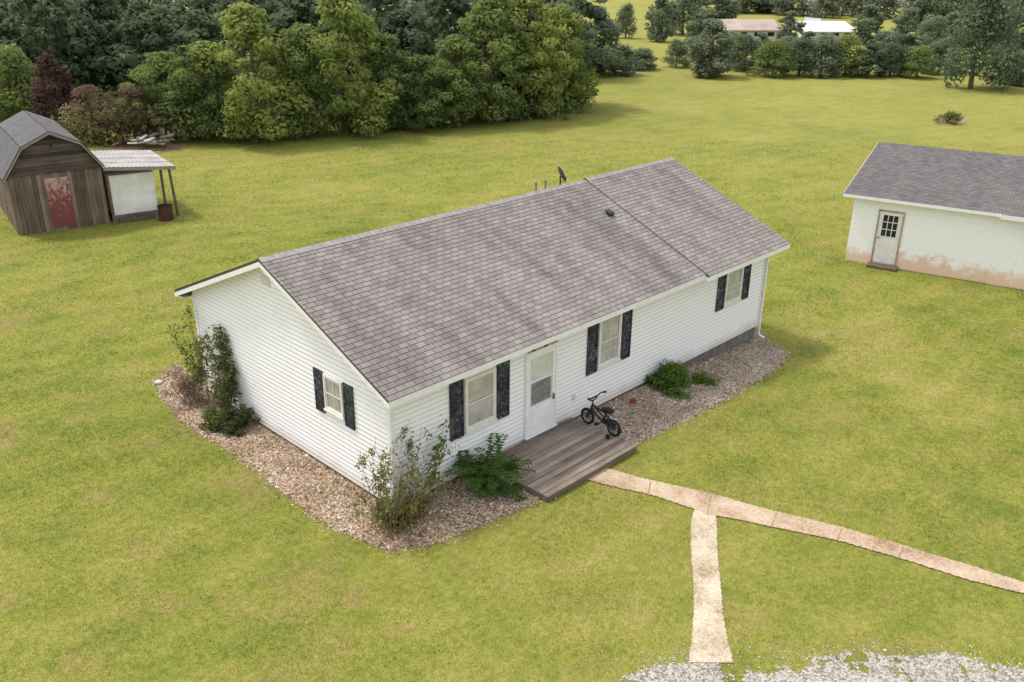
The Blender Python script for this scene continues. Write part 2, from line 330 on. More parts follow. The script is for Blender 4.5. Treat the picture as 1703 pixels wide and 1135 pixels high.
pathB=pp([(1156,845),(1149,866),(1149,900),(1152,960),(1154,1020),(1150,1070),(1144,1103)])[::-1]+pp([(1188,856),(1191,868),(1194,910),(1197,960),(1202,1020),(1210,1070),(1220,1103)])
sheet('path',pathA,MT['path'],.022,.03,.02,fs=.9); sheet('path',pathB,MT['path2'],.018,.025,.02,fs=1.)
for (a,b) in (((1082,801),(1078,824)),((1182,824),(1176,856)),((1292,853),(1282,876)),((1400,879),(1392,900)),((1502,910),(1494,929))):
    A=gp(*a,.026);B=gp(*b,.026);m=MB();t=(B-A).normalized().cross(Vector((0,0,1)))*.010
    m.face([A-t,B-t,B+t,A+t]); o=m.build('path_joint',MT['dirt']); tag(o,kind='structure')
drive=pp([(1030,1150),(1045,1120),(1090,1106),(1140,1096),(1230,1092),(1300,1100),(1350,1096),(1400,1085),(1480,1092),(1560,1088),(1640,1103),(1720,1116),(1760,1180),(1500,1250),(1000,1250)])
def dmask(x,y): return wob(x*.9+3,y*.9)+.35*wob(x*3,y*3)+.3*wob(x*8,y*8)>-.28
sheet('gravel_driveway',drive,MT['gravel'],.008,.05,.12,dmask)
sheet('dirt_patch',pp([(170,245),(260,238),(320,240),(300,252),(240,258),(180,262)]),MT['dirt'],.010,.15,.3)
sheet('dirt_patch',pp([(1548,197),(1580,190),(1612,199),(1600,208),(1565,209)]),MT['dirt'],.010,.12,.2)
a,b=gp(1352,45),gp(1350,2); m=MB(); q=(b-a).normalized(); sd=q.cross(Vector((0,0,1)))*1.4; b=b+q*160
m.face([a-sd+Vector((0,0,.03)),a+sd+Vector((0,0,.03)),b+sd+Vector((0,0,.03)),b-sd+Vector((0,0,.03))]); tag(m.build('road',MT['road']),kind='structure')
# ------------------------------------------------------------------ stones
def ico():
    t=(1+5**.5)/2
    v=np.array([(-1,t,0),(1,t,0),(-1,-t,0),(1,-t,0),(0,-1,t),(0,1,t),(0,-1,-t),(0,1,-t),(t,0,-1),(t,0,1),(-t,0,-1),(-t,0,1)],float); v/=np.linalg.norm(v[0])
    f=np.array([(0,11,5),(0,5,1),(0,1,7),(0,7,10),(0,10,11),(1,5,9),(5,11,4),(11,10,2),(10,7,6),(7,1,8),(3,9,4),(3,4,2),(3,2,6),(3,6,8),(3,8,9),(4,9,5),(2,4,11),(6,2,10),(8,6,7),(9,8,1)])
    return v,f
IV,IF=ico()
def stones(name,x,y,smin,smax,mat,label,cat,flat=.55,zoff=.0):
    n=len(x); s=rs.uniform(smin,smax,n)*(1+.6*(rs.rand(n)<.06)); a=rs.uniform(0,6.28,n)
    V=IV[None]*rs.uniform(.7,1.25,(n,12,1)); V=V*np.stack([s,s*rs.uniform(.55,.95,n),s*flat*rs.uniform(.7,1.2,n)],1)[:,None,:]
    c,q=np.cos(a)[:,None],np.sin(a)[:,None]; X=V[...,0]*c-V[...,1]*q;Y=V[...,0]*q+V[...,1]*c; Z=V[...,2]
    V=np.stack([X+x[:,None],Y+y[:,None],Z+(hz(x,y)+zoff+s*.2)[:,None]],2).reshape(-1,3)
    F=(IF[None]+12*np.arange(n)[:,None,None]).reshape(-1,3)
    o=npmesh(name,V,F,mat); tag(o,label,cat,kind='stuff'); return o
def scatter(P,n,rag=.1):
    x0,x1=min(p[0] for p in P),max(p[0] for p in P);y0,y1=min(p[1] for p in P),max(p[1] for p in P)
    x=rs.uniform(x0-.15,x1+.15,n);y=rs.uniform(y0-.15,y1+.15,n); k=inpoly(x+rs.normal(0,rag,n),y+rs.normal(0,rag,n),P); return x[k],y[k]
xa,ya=scatter(bedA,64000); k=~((xa>-.03)&(ya>-.03)); xa,ya=xa[k],ya[k]
k=(wob(xa*.8,ya*.8)+rs.normal(0,.5,len(xa))>-.4); stones('bed_stones',xa[k],ya[k],.012,.033,MT['stones'],'tan and brown stones filling the bed around the near corner of the white house','stones')
xb,yb=scatter(bedB,52000); k=(yb<-.03)|(xb>13.45); xb,yb=xb[k],yb[k]
stones('bed_stones',xb,yb,.012,.033,MT['stonesb'],'greyish tan stones in the bed right of the deck','stones')
xd,yd=scatter(drive,60000,.18); k=(dmask(xd,yd)|(rs.rand(len(xd))<.15))&(rs.rand(len(xd))<.6)
stones('driveway_gravel',xd[k],yd[k],.008,.020,MT['chips'],'pale loose gravel along the bottom edge of the photo','gravel')
def leafquads(P,Nn,size,asp=.6):
    n=len(P); Nn=Nn/np.linalg.norm(Nn,axis=1,keepdims=True); t=rs.normal(size=(n,3)); t-=Nn*(t*Nn).sum(1,keepdims=True); t/=np.linalg.norm(t,axis=1,keepdims=True); b=np.cross(Nn,t)
    s=(size*rs.uniform(.6,1.3,n))[:,None]
    return np.stack([P-t*s,P+b*s*asp,P+t*s,P-b*s*asp],1).reshape(-1,3)
def litter():
    x1,y1=scatter(bedA,9000,.12); x2,y2=scatter(bedB,3500,.12); x=np.concatenate([x1,x2]);y=np.concatenate([y1,y2]); k=~((x>-.03)&(y>-.03)&(x<13.45)); k&=(wob(x*1.7+9,y*1.7)+rs.normal(0,.4,len(x))>.1); x,y=x[k],y[k]
    P=np.stack([x,y,hz(x,y)+rs.uniform(.03,.05,len(x))],1); V=leafquads(P,rs.normal(0,.4,(len(x),3))+np.array([0,0,1]),np.full(len(x),.03),.55)
    tag(npmesh('leaf_litter',V,np.arange(len(V)).reshape(-1,4),MT['litter']),'dry brown leaf litter strewn over the stone beds','leaf litter',kind='stuff')
litter()
# ------------------------------------------------------------------ grass blades
def blades():
    Ps=[]
    for (f0,f1,dens,wd,ht) in ((9,14,850,.009,.032),(14,20,580,.012,.036),(20,28,300,.017,.038),(28,40,95,.027,.042),(40,55,26,.045,.05)):
        W1=.62*f1+2; n=int((f1-f0)*2*W1*dens); f=rs.uniform(f0,f1,n); r=rs.uniform(-W1,W1,n); k=np.abs(r)<.62*f+2; f,r=f[k],r[k]
        x=CX+FV[0]*f+RV[0]*r; y=CY+FV[1]*f+RV[1]*r
        jx=x+rs.normal(0,.05,len(x)); jy=y+rs.normal(0,.05,len(x)); bx_=x+rs.normal(0,.11,len(x)); by_=y+rs.normal(0,.11,len(x))
        ex=(x>-.05)&(x<L_+.05)&(y>-.05)&(y<W_+.05)
        ex|=(x>2.2)&(x<5.3)&(y>-1.95)&(y<0)
        for P in (pathA,pathB): ex|=inpoly(jx,jy,P)
        for P in (bedA,bedB): ex|=inpoly(bx_,by_,P)
        ind=inpoly(bx_,by_,drive)&dmask(x,y); ex|=ind&(rs.rand(len(x))<.80)
        k=~ex; x,y=x[k],y[k]; Ps.append((x,y,np.full(len(x),wd),np.full(len(x),ht)))
    x,y,wd,ht=[np.concatenate([p[i] for p in Ps]) for i in range(4)]
    n=len(x); tall=1+.6*np.clip(wob(x*.5,y*.5),-.6,1); h=ht*tall*rs.uniform(.5,1.3,n); a=rs.uniform(0,6.28,n); l=rs.normal(0,.5,(n,2))*h[:,None]; z=hz(x,y)
    dx,dy=np.cos(a)*wd/2,np.sin(a)*wd/2
    V=np.stack([np.stack([x-dx,y-dy,z],1),np.stack([x+dx,y+dy,z],1),np.stack([x+l[:,0],y+l[:,1],z+h],1)],1).reshape(-1,3)
    F=np.arange(3*n).reshape(-1,3); o=npmesh('grass',V,F,MT['blade']); tag(o,'short mown yellow-green lawn grass all around the white house','grass',kind='stuff')
blades()
# ------------------------------------------------------------------ leaf clouds
def cloud(C,R,n,size,sq=.85,tb=0.,asp=.6,inner=.55):
    C=np.array(C);R=np.array(R);p=R**2/np.sum(R**2); k=rs.choice(len(C),n,p=p)
    d=rs.normal(size=(n,3));d/=np.linalg.norm(d,axis=1,keepdims=True); r=R[k]*(inner+(1.18-inner)*rs.rand(n)**.7)
    P=C[k]+d*r[:,None]*np.array([1,1,sq]); Nn=d+rs.normal(0,.45,(n,3))+np.array([0,0,.45])
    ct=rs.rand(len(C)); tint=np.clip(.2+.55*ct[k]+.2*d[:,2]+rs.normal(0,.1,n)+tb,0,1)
    return leafquads(P,Nn,np.full(n,size),asp),np.repeat(tint,4)
def tree_meshes(kind,seed,nleaf,size,matn):
    r=random.Random(seed); C=[];R=[]; tr=MB()
    if kind=='broad':
        rm=r.uniform(3.2,3.9); lob=[r.uniform(.8,1.15) for _ in range(5)]
        for i in range(110):
            t=r.random()**.85; a=r.uniform(0,6.28); pr=rm*(.62+.38*math.sin(math.pi*min(1,t*1.05)))*math.sqrt(max(0,1-t**3.2))*lob[int(a/6.2832*5)%5]
            q=pr*r.uniform(.35,.97); C.append((q*math.cos(a),q*math.sin(a),.7+t*8.2)); R.append(r.uniform(.35,1.1)*(1-.3*t))
        sq=.7
    elif kind=='cone':
        rm=2.9
        for i in range(90):
            t=r.random(); a=r.uniform(0,6.28); q=rm*(1-t)**.6*r.uniform(.5,.95); C.append((q*math.cos(a),q*math.sin(a),.3+t*9)); R.append(r.uniform(.4,.85)*(1-.4*t))
        sq=.9
    else:
        rm=4.
        for i in range(70):
            t=r.random()**.8; a=r.uniform(0,6.28); q=rm*math.sqrt(max(0,1-t*t*.95))*r.uniform(.35,.92); C.append((q*math.cos(a),q*math.sin(a),.5+t*8.3)); R.append(r.uniform(.6,1.5))
        sq=.9
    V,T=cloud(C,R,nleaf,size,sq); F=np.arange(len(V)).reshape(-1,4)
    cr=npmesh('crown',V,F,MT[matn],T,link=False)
    pts=[(0,0,-.3)];x=y=0
    for i in range(1,7): x+=r.uniform(-.12,.12);y+=r.uniform(-.12,.12);pts.append((x,y,i*1.35))
    tr.tube(pts,[.30,.24,.20,.16,.12,.08,.03],7)
    for i in range(9):
        k=r.randint(1,5);p=Vector(pts[k]);c=Vector(C[r.randrange(len(C))]); 
        if c.z<p.z: c.z=p.z+.6
        mid=(p+c)/2+Vector((0,0,-.2)); tr.tube([p,mid,c],[.11,.07,.025],5)
    me=D.meshes.new('trunk'); me.from_pydata(tr.v,[],tr.f); me.materials.append(MT['bark'])
    return me,cr
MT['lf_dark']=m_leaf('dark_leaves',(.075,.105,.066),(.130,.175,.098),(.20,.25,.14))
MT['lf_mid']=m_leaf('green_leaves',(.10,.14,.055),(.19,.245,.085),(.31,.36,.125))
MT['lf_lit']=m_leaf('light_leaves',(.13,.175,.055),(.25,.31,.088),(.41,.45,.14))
MT['lf_far']=m_leaf('far_leaves',(.145,.185,.13),(.20,.245,.16),(.275,.31,.195))  # distance haze put into the leaf colour: paler and less saturated
MT['lf_ced']=m_leaf('cedar_leaves',(.085,.12,.078),(.145,.19,.11),(.22,.265,.14),.4)
MT['lf_brn']=m_leaf('brown_leaves',(.10,.062,.045),(.21,.145,.098),(.32,.24,.165))
MT['lf_mar']=m_leaf('maroon_leaves',(.06,.034,.033),(.13,.075,.067),(.22,.14,.11))
VAR={}
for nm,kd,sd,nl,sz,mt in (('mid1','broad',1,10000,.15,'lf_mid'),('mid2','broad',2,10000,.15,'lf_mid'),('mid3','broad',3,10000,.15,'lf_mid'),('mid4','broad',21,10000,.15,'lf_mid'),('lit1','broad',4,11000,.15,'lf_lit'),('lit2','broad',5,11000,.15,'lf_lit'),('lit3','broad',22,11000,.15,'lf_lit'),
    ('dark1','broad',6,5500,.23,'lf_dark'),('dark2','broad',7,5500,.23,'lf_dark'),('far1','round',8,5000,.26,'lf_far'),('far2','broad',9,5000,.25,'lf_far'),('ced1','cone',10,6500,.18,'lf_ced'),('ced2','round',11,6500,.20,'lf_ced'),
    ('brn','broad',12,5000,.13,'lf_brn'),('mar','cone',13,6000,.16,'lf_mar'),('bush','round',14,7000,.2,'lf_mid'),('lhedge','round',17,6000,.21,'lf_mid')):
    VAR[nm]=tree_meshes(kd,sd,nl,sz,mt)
def tree(v,px,base,top,width,label,cat='tree',name='broadleaf_tree',group=None):
    G=gp(px,base); dv=G-Vector((CX,CY,0)); dist=math.hypot(dv.x,dv.y); d=ray(px,top); ztop=CZ+dist/math.hypot(d[0],d[1])*d[2]
    dep=float(np.dot(np.array(G)-CAM,AX)); wm=width*dep/FL; h=max(1.,ztop-G.z)
    me_t,me_c=VAR[v]; cw={'broad':7.2,'cone':5.4,'round':8.2}['cone' if v in('ced1','mar') else 'round' if v in('far1','ced2','bush','lhedge') else 'broad']
    o=thing(name,label,cat,G,random.uniform(0,6.28),group); o.scale=(wm/cw,wm/cw,h/9.6)
    for nm,me in (('trunk',me_t),('crown',me_c)):
        c=D.objects.new(nm,me); COL.objects.link(c); c.parent=o
    return o
T=tree
T('bush',28,215,78,130,'pale green bushy tree behind the old barn at the left edge')
T('mar',100,225,88,100,'dark maroon leaved tree behind the old barn')
T('brn',160,240,135,130,'brown dried tree just right of the old barn roof')
T('brn',228,240,138,125,'low brown dying tree above the scrap heap')
T('mid2',292,230,78,150,'green tree with drooping boughs between the brown trees and the big bright ones')
T('mid1',355,232,60,140,'medium green tree, first to the left of the large bright rounded tree')
T('lit1',425,236,-5,200,'large bright green rounded tree standing forward in the left tree line')
T('mid3',505,228,30,140,'narrow green tree just right of the large bright rounded tree')
T('lit2',575,222,-30,180,'tall light green tree in the middle of the left tree line')
T('mid4',645,214,50,140,'mid green tree between the tall light tree and the low rounded one')
T('mid2',700,216,85,130,'low rounded tree at the foot of the tree line above the house ridge')
T('mid1',760,210,50,140,'green tree left of the tall trees near the end of the tree line')
T('mid4',822,202,-20,180,'tall full green tree second from the right end of the left tree line')
T('lit3',880,194,-30,160,'tall yellow-green tree near the right end of the left tree line')
T('lit2',928,186,0,120,'yellow-green tree at the very right end of the left tree line')
for i,px in enumerate(range(-60,960,82)):
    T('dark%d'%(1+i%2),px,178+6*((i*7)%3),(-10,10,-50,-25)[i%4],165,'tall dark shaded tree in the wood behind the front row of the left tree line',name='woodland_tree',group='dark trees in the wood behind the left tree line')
for i,px in enumerate(range(-30,980,95)):
    T(('dark2','far2','far2')[i%3],px,122+5*((i*7)%3),-75-15*((i*5)%4),170,'tall tree at the back of the wood along the top left edge of the photo',name='woodland_tree',group='trees at the back of the wood')
T('far2',985,125,5,120,'pale hazy green tree behind the right end of the left tree line')
T('far1',1022,124,72,90,'low green bush tree at the left end of the hedge across the field')
T('far1',1065,116,80,66,'small rounded bush left of the gap into the far field',name='hedge_bush')
T('ced2',1040,64,6,42,'round dark tree standing alone in the bright far field')
T('far2',1094,70,-14,58,'taller round tree just right of the lone tree in the far field')
T('ced2',1124,112,66,52,'dark little bush left of the tall hedge tree')
T('far2',1178,128,28,105,'tall spreading grey-green tree at the left end of the hedge row')
HB='dark green bush in the row across the far side of the lawn'
for i,(px,b,t,wd,v) in enumerate(((1238,118,58,76,'ced2'),(1285,128,68,80,'lhedge'),(1328,127,64,74,'ced2'),(1364,128,56,78,'far1'),(1404,127,58,74,'lhedge'),(1442,128,66,74,'ced1'),(1480,127,72,68,'ced2'),(1524,130,78,68,'lhedge'),(1560,124,62,66,'far1'),(1470,114,50,66,'far1'),(1305,114,60,64,'far1'),(1210,112,54,66,'lhedge'),(1505,116,54,62,'far2'),(1262,104,52,50,'far2'),(1340,106,50,50,'far2'))):
    T(v,px,b,t,wd,HB,'bush','hedge_bush','bushes in the row across the far side of the lawn')
T('ced2',1614,148,-30,128,'big dark tree standing on the lawn at upper right with a shadow beside it')
T('far2',1688,142,48,90,'green tree cut by the right edge beside the big dark tree')
T('ced2',1664,130,68,60,'low dark bush right of the big dark tree')
for i,(px,b,t,wd) in enumerate(((1135,58,-25,85),(1190,34,-28,90),(1238,22,-30,90),(1312,74,16,54),(1318,26,-25,85),(1275,22,-8,70),(1400,26,-35,75),(1440,74,6,66),(1455,30,-28,85),(1505,80,12,70),(1530,36,-22,90),(1575,82,18,66),(1580,40,-25,85),(1650,84,-10,95),(1700,80,-20,100),(1630,38,-35,90),(1545,88,26,60),(1160,84,20,60),(1372,30,-20,60))):
    T(('far1','far2')[i%2],px,b,t,wd,'hazy green tree among the far houses at the top right',name='background_tree',group='hazy trees among the far houses')
C=[];R=[]
ln=[(-40,210),(20,215),(150,243),(250,240),(350,236),(450,237),(540,230),(640,220),(720,216),(800,208),(880,198),(960,184)]
for i in range(len(ln)-1):
    for k in range(9):
        t=k/9; G=gp(ln[i][0]*(1-t)+ln[i+1][0]*t,ln[i][1]*(1-t)+ln[i+1][1]*t-random.uniform(0,7)); C.append((G.x,G.y,random.uniform(.2,1.3))); R.append(random.uniform(.6,1.3))
for k in range(70):
    G=gp(random.uniform(-40,950),random.uniform(170,200)); C.append((G.x,G.y,random.uniform(.3,1.5))); R.append(random.uniform(.9,1.6))
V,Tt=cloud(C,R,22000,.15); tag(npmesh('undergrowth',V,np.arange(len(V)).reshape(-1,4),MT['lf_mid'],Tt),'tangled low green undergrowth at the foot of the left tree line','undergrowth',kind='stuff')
C=[];R=[]
for k in range(900):
    a=HD+random.uniform(-1.2,1.2); q=random.uniform(255,300); C.append((CX+q*math.cos(a),CY+q*math.sin(a),random.uniform(0,11))); R.append(random.uniform(2.5,5))
V,Tt=cloud(C,R,22000,.85); tag(npmesh('distant_wood',V,np.arange(len(V)).reshape(-1,4),MT['lf_far'],Tt),'distant wood closing off the far fields','wood',kind='stuff')
# ------------------------------------------------------------------ HOUSE
ZE,ZR,XO,FO,XR,XO2,FD=2.5876,4.2972,.298,.386,9.77,.404,.07
YR=W_/2; SL=(ZR-ZE)/(YR+FO)
house=thing('white_house','long white single-storey house with a weathered grey shingle roof and black shutters','house')
def lapwall(mb,P,a0f,a1f,z0,z1,ztop=None):
    z=z0
    while z<z1-.001:
        zz=min(z+LAP,z1); a0,a1=a0f(z),a1f(z); b0,b1=a0f(zz),a1f(zz)
        if a1-a0<.02: break
        if b1<b0: b0=b1=(b0+b1)/2
        mb.face([P(a0,z,.020),P(a1,z,.020),P(b1,zz,.004),P(b0,zz,.004)])
        mb.face([P(a0,z,.0),P(a1,z,.0),P(a1,z,.020),P(a0,z,.020)]); z=zz
FP=lambda a,b,c:(a,-c,b)
GP=lambda a,b,c:(-c,W_-a,b)
ztopw=ZE-.03
def under(y): return min(ZE+(y+FO)*SL,ZE+(W_+FO-y)*SL)-.10
m=MB(); lapwall(m,FP,lambda z:0,lambda z:L_,SB,ztopw)
def ga(z): return 0 if z<=under(0) else (z-under(0))/SL
lapwall(m,GP,lambda z:ga(z),lambda z:W_-ga(z),SB,ZR-.12)
RP=lambda a,b,c:(L_+c,a,b); lapwall(m,RP,lambda z:ga(z),lambda z:W_-ga(z),SB,ZR-.12)
BP=lambda a,b,c:(L_-a,W_+c,b); lapwall(m,BP,lambda z:0,lambda z:L_,SB,ztopw)
prof=[(0,SB+.002),(W_,SB+.002),(W_,under(W_)),(YR,under(YR)),(0,under(0))]
for X_ in (0.0,L_):
    pts=[(X_,y,z) for y,z in prof]; m.face(pts if X_>0 else pts[::-1])
m.face([(0,0,SB),(L_,0,SB),(L_,0,under(0)),(0,0,under(0))]); m.face([(0,W_,SB),(L_,W_,SB),(L_,W_,under(0)),(0,W_,under(0))])
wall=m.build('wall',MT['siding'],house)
for (x,y,sx,sy) in ((0,0,-1,-1),(L_,0,1,-1),(0,W_,-1,1),(L_,W_,1,1)):
    m=MB(); x0,x1=sorted((x+sx*.032,x-sx*.07)); y0,y1=sorted((y+sy*.032,y+sy*.004)); m.box(x0,x1,y0,y1,SB-.01,ztopw-.01)
    x0,x1=sorted((x+sx*.031,x+sx*.004)); y0,y1=sorted((y+sy*.003,y-sy*.07)); m.box(x0,x1,y0,y1,SB-.01,under(0)-.02)
    m.build('corner_trim',MT['white'],house)
m=MB(); m.box(.03,L_-.03,.03,W_-.03,-.7,SB+.001); m.build('foundation',MT['found'],house)
def slope(mb,x0,x1,ylo,zlo,yhi,zhi,sgn,u0=0):
    n=Vector((0,-(zhi-zlo)*sgn,abs(yhi-ylo))).normalized(); 
    A=Vector((0,ylo,zlo));B=Vector((0,yhi,zhi));Ls=(B-A).length;d=(B-A)/Ls;s=0.
    while s<Ls-.001:
        e=min(s+CR,Ls); lo=A+d*s+n*.008;hi=A+d*e+n*.003; bt=A+d*s
        def P(x,p): return (x,p.y,p.z)
        q=[P(x0,lo),P(x1,lo),P(x1,hi),P(x0,hi)]; uv=[(x0+u0,s),(x1+u0,s),(x1+u0,e),(x0+u0,e)]
        if sgn<0: q=q[::-1];uv=uv[::-1]
        mb.face(q,uv)
        q=[P(x0,bt),P(x1,bt),P(x1,lo),P(x0,lo)]; mb.face(q,[(x0+u0,s),(x1+u0,s),(x1+u0,s+.01),(x0+u0,s+.01)]); s=e
def slab(mb,x0,x1,ylo,zlo,yhi,zhi,th):
    a=Vector((x1-x0,0,0)); mb.obox((x0,ylo,zlo-th),a,(0,yhi-ylo,zhi-zlo),(0,0,th-.001))
def roofpart(x0,x1,fo,dz,name,capx0,capx1):
    zl=ZE-(fo-FO)*SL+dz; zr=ZR+dz; yb=W_+fo
    m=MB(); slope(m,x0,x1,-fo,zl,YR,zr,1); slope(m,x0,x1,yb,zl,YR,zr,-1)
    slab(m,x0+.004,x1-.004,-fo+.02,zl-.001,YR,zr-.001+0,.05); slab(m,x0+.004,x1-.004,yb-.02,zl-.001,YR,zr-.001,.05)
    m.hasuv=True; r=m.build(name,MT['shingle'],house)
    m=MB(); x=capx0
    while x<capx1-.01:
        e=min(x+.16,capx1)
        for sg in (-1,1):
            m.face([(x,YR+sg*.13,zr-.13*SL+.020),(e,YR+sg*.13,zr-.13*SL+.014),(e,YR,zr+.024),(x,YR,zr+.032)],[(x,0),(e,0),(e,.1),(x,.1)])
        x=e
    m.build('ridge_cap',MT['capsh'],r); return r,zl,zr
roof,zl1,zr1=roofpart(-XO,XR,FO,0,'roof',-XO,XR-.05)
roof2,zl2,zr2=roofpart(XR-.02,L_+XO2,FO+FD+.05,.026,'roof_extension',XR-.02,L_+XO2)
m=MB()
def rake(mb,x,zl,zr,fo,th=.15,w=.03):
    mb.obox((x,-fo+.01,zl-th-.012),(w,0,0),(0,YR+fo-.01,zr-zl),(0,0,th)); mb.obox((x,W_+fo-.01,zl-th-.012),(w,0,0),(0,-(YR+fo-.01),zr-zl),(0,0,th))
rake(m,-XO+.005,zl1,zr1,FO); rake(m,L_+XO2-.035,zl2,zr2,FO+FD+.05)
m.box(-XO+.01,XR,-FO+.0,-FO+.02,zl1-.13,zl1-.006); m.box(-XO+.01,XR,W_+FO-.02,W_+FO,zl1-.13,zl1-.006)
m.box(XR,L_+XO2-.01,-FO-FD-.05,-FO-FD-.03,zl2-.13,zl2-.006); m.box(XR,L_+XO2-.01,W_+FO+FD+.03,W_+FO+FD+.05,zl2-.13,zl2-.006); m.box(XR-.012,XR-.001,-FO-FD-.05,-FO-.001,zl2-.13,zl2-.03)
m.build('fascia',MT['white'],house)
m=MB(); m.box(-XO+.04,XR-.06,-FO+.021,-.022,zl1-.125,zl1-.11); m.box(XR-.03,L_+XO2-.04,-FO-FD-.029,-.022,zl2-.125,zl2-.11)
m.box(-XO+.04,XR-.06,W_+.022,W_+FO-.021,zl1-.125,zl1-.11)
m.obox((-XO+.036,-.02,under(0)-.02),(XO-.06,0,0),(0,YR+.02,(YR)*SL),(0,0,.015)); m.obox((-XO+.036,W_+.02,under(0)-.02),(XO-.06,0,0),(0,-YR-.02,(YR)*SL),(0,0,.015))
m.build('soffit',MT['white'],house)
m=MB(); m.tube([(L_+.02,-.08,zl2-.12),(L_+.03,-.07,2.2),(L_+.03,-.07,-.2),(L_+.10,-.22,-.3)],.035,8); m.build('downspout',MT['white'],house)
nrm=Vector((0,-SL,1)).normalized()
p=Vector(onplane(1014,358,(0,YR,ZR),nrm)); m=MB(); m.obox(p+Vector((-.08,-.07,-.02)),(.16,0,0),(0,.14,.06),(0,0,.09)); m.obox(p+Vector((-.10,-.09,.065-.03)),(.20,0,0),(0,.18,.076),(0,0,.02)); m.build('roof_vent',MT['dark'],roof)
def disc(mb,c,nv,R,dep,n=24,rings=5):
    c=Vector(c);nv=Vector(nv).normalized();a=nv.orthogonal().normalized();b=nv.cross(a);g=[]
    for i in range(rings+1):
        q=i/rings; g.append([c+nv*(dep*q*q)+(a*math.cos(2*math.pi*k/n)+b*math.sin(2*math.pi*k/n))*R*q for k in range(n)])
    for i in range(rings):
        for k in range(n): mb.face([g[i][k],g[i][(k+1)%n],g[i+1][(k+1)%n],g[i+1][k]])
xp=float(onplane(934,300,(0,YR+.45,0),(0,1,0))[0]); zb=ZR-.5*SL
m=MB(); c0=Vector((xp,YR+.5,zb+.34)); dn=Vector((.80,-.42,.40)).normalized(); disc(m,c0,dn,.23,.05); d1=m.build('satellite_dish',MT['dish'],house,True)
m=MB(); m.tube([(xp,YR+.5,zb-.02),(xp,YR+.5,zb+.3)],.022,8); m.tube([c0-Vector((0,0,.2)),c0+dn*.15+Vector((0,0,-.24)),c0+dn*.2+Vector((0,0,-.14))],.010,6); m.build('dish_mount',MT['dark'],d1)
xq=float(onplane(903,310,(0,YR+.45,0),(0,1,0))[0])
for dx in (-.22,.15):
    m=MB(); m.tube([(xq+dx,YR+.5,zb-.05),(xq+dx,YR+.5,zb+.24)],.022,8); m.tube([(xq+dx,YR+.5,zb+.24),(xq+dx,YR+.5,zb+.29)],.035,8); m.build('roof_pipe',MT['greyp'],house)
# windows
def wbox(mb,P,a0,a1,b0,b1,c0,c1):
    o=Vector(P(a0,b0,c0)); mb.obox(o,Vector(P(a1,b0,c0))-o,Vector(P(a0,b1,c0))-o,Vector(P(a0,b0,c1))-o)
def pane(P,a0,a1,b0,b1,c,par):
    m=MB(); m.face([P(a0,b0,c),P(a1,b0,c),P(a1,b1,c),P(a0,b1,c)]); return m.build('pane',MT['glass'],par)
def window(par,P,a0,a1,b0,b1,cols=1,rows=1,trim=.055,mt='winframe'):
    m=MB(); t=trim
    wbox(m,P,a0,a0+t,b0,b1,.004,.055);wbox(m,P,a1-t,a1,b0,b1,.004,.055);wbox(m,P,a0+t,a1-t,b1-t,b1,.004,.055);wbox(m,P,a0+t,a1-t,b0,b0+t,.004,.055)
    fr=m.build('window',MT[mt],par)
    m=MB(); wbox(m,P,a0-.02,a1+.02,b0-.045,b0-.002,.004,.075); m.build('sill',MT[mt],fr)
    m=MB(); s=.03; mid=(b0+b1)/2
    for (y0,y1,c) in ((b0+t,mid+s/2,.038),(mid-s/2,b1-t,.046)):
        wbox(m,P,a0+t,a0+t+s,y0,y1,.030,c);wbox(m,P,a1-t-s,a1-t,y0,y1,.030,c);wbox(m,P,a0+t+s,a1-t-s,y0,y0+s,.030,c);wbox(m,P,a0+t+s,a1-t-s,y1-s,y1,.030,c)
        for i in range(1,cols): q=a0+t+(a1-a0-2*t)*i/cols; wbox(m,P,q-.006,q+.006,y0+s,y1-s,.031,c-.003)
        for i in range(1,rows): q=y0+(y1-y0)*i/rows; wbox(m,P,a0+t+s,a1-t-s,q-.006,q+.006,.031,c-.004)
    m.build('sash',MT['winframe'],fr)
    pane(P,a0+t,a1-t,b0+t,b1-t,.0285,fr)
    m=MB(); n=44
    for i in range(n):
        q0=a0+t+(a1-a0-2*t)*i/n;q1=a0+t+(a1-a0-2*t)*(i+1)/n;c0=.0238+.0026*math.sin(i*1.3);c1=.0238+.0026*math.sin((i+1)*1.3)
        m.face([P(q0,b0+t,c0),P(q1,b0+t,c1),P(q1,b1-t,c1),P(q0,b1-t,c0)])
    m.build('curtain',MT['curtain'],fr); return fr
def shutter(par,P,a0,a1,b0,b1):
    m=MB(); s=.045; wbox(m,P,a0,a1,b0,b1,.021,.028)
    wbox(m,P,a0,a0+s,b0,b1,.028,.05);wbox(m,P,a1-s,a1,b0,b1,.028,.05); mid=(b0+b1)/2
    for (y0,y1) in ((b0,b0+.07),(mid-.03,mid+.03),(b1-.07,b1)): wbox(m,P,a0+s,a1-s,y0,y1,.028,.048)
    for (y0,y1) in ((b0+.07,mid-.03),(mid+.03,b1-.07)):
        y=y0+.02
        while y<y1-.02:
            m.face([P(a0+s,y,.046),P(a1-s,y,.046),P(a1-s,y+.034,.029),P(a0+s,y+.034,.029)]); m.face([P(a0+s,y,.030),P(a1-s,y,.030),P(a1-s,y,.046),P(a0+s,y,.046)]); y+=.04
    return m.build('shutter',MT['shutter'],par)
def fr(px,py): p=onplane(px,py,(0,-.03,0),(0,1,0)); return p[0],p[2]
def gr(px,py): p=onplane(px,py,(-.03,0,0),(1,0,0)); return W_-p[1],p[2]
def rect(f,tl,tr,bl,br):
    q=[f(*tl),f(*tr),f(*bl),f(*br)]; return ((q[0][0]+q[2][0])/2,(q[1][0]+q[3][0])/2,(q[2][1]+q[3][1])/2,(q[0][1]+q[1][1])/2)
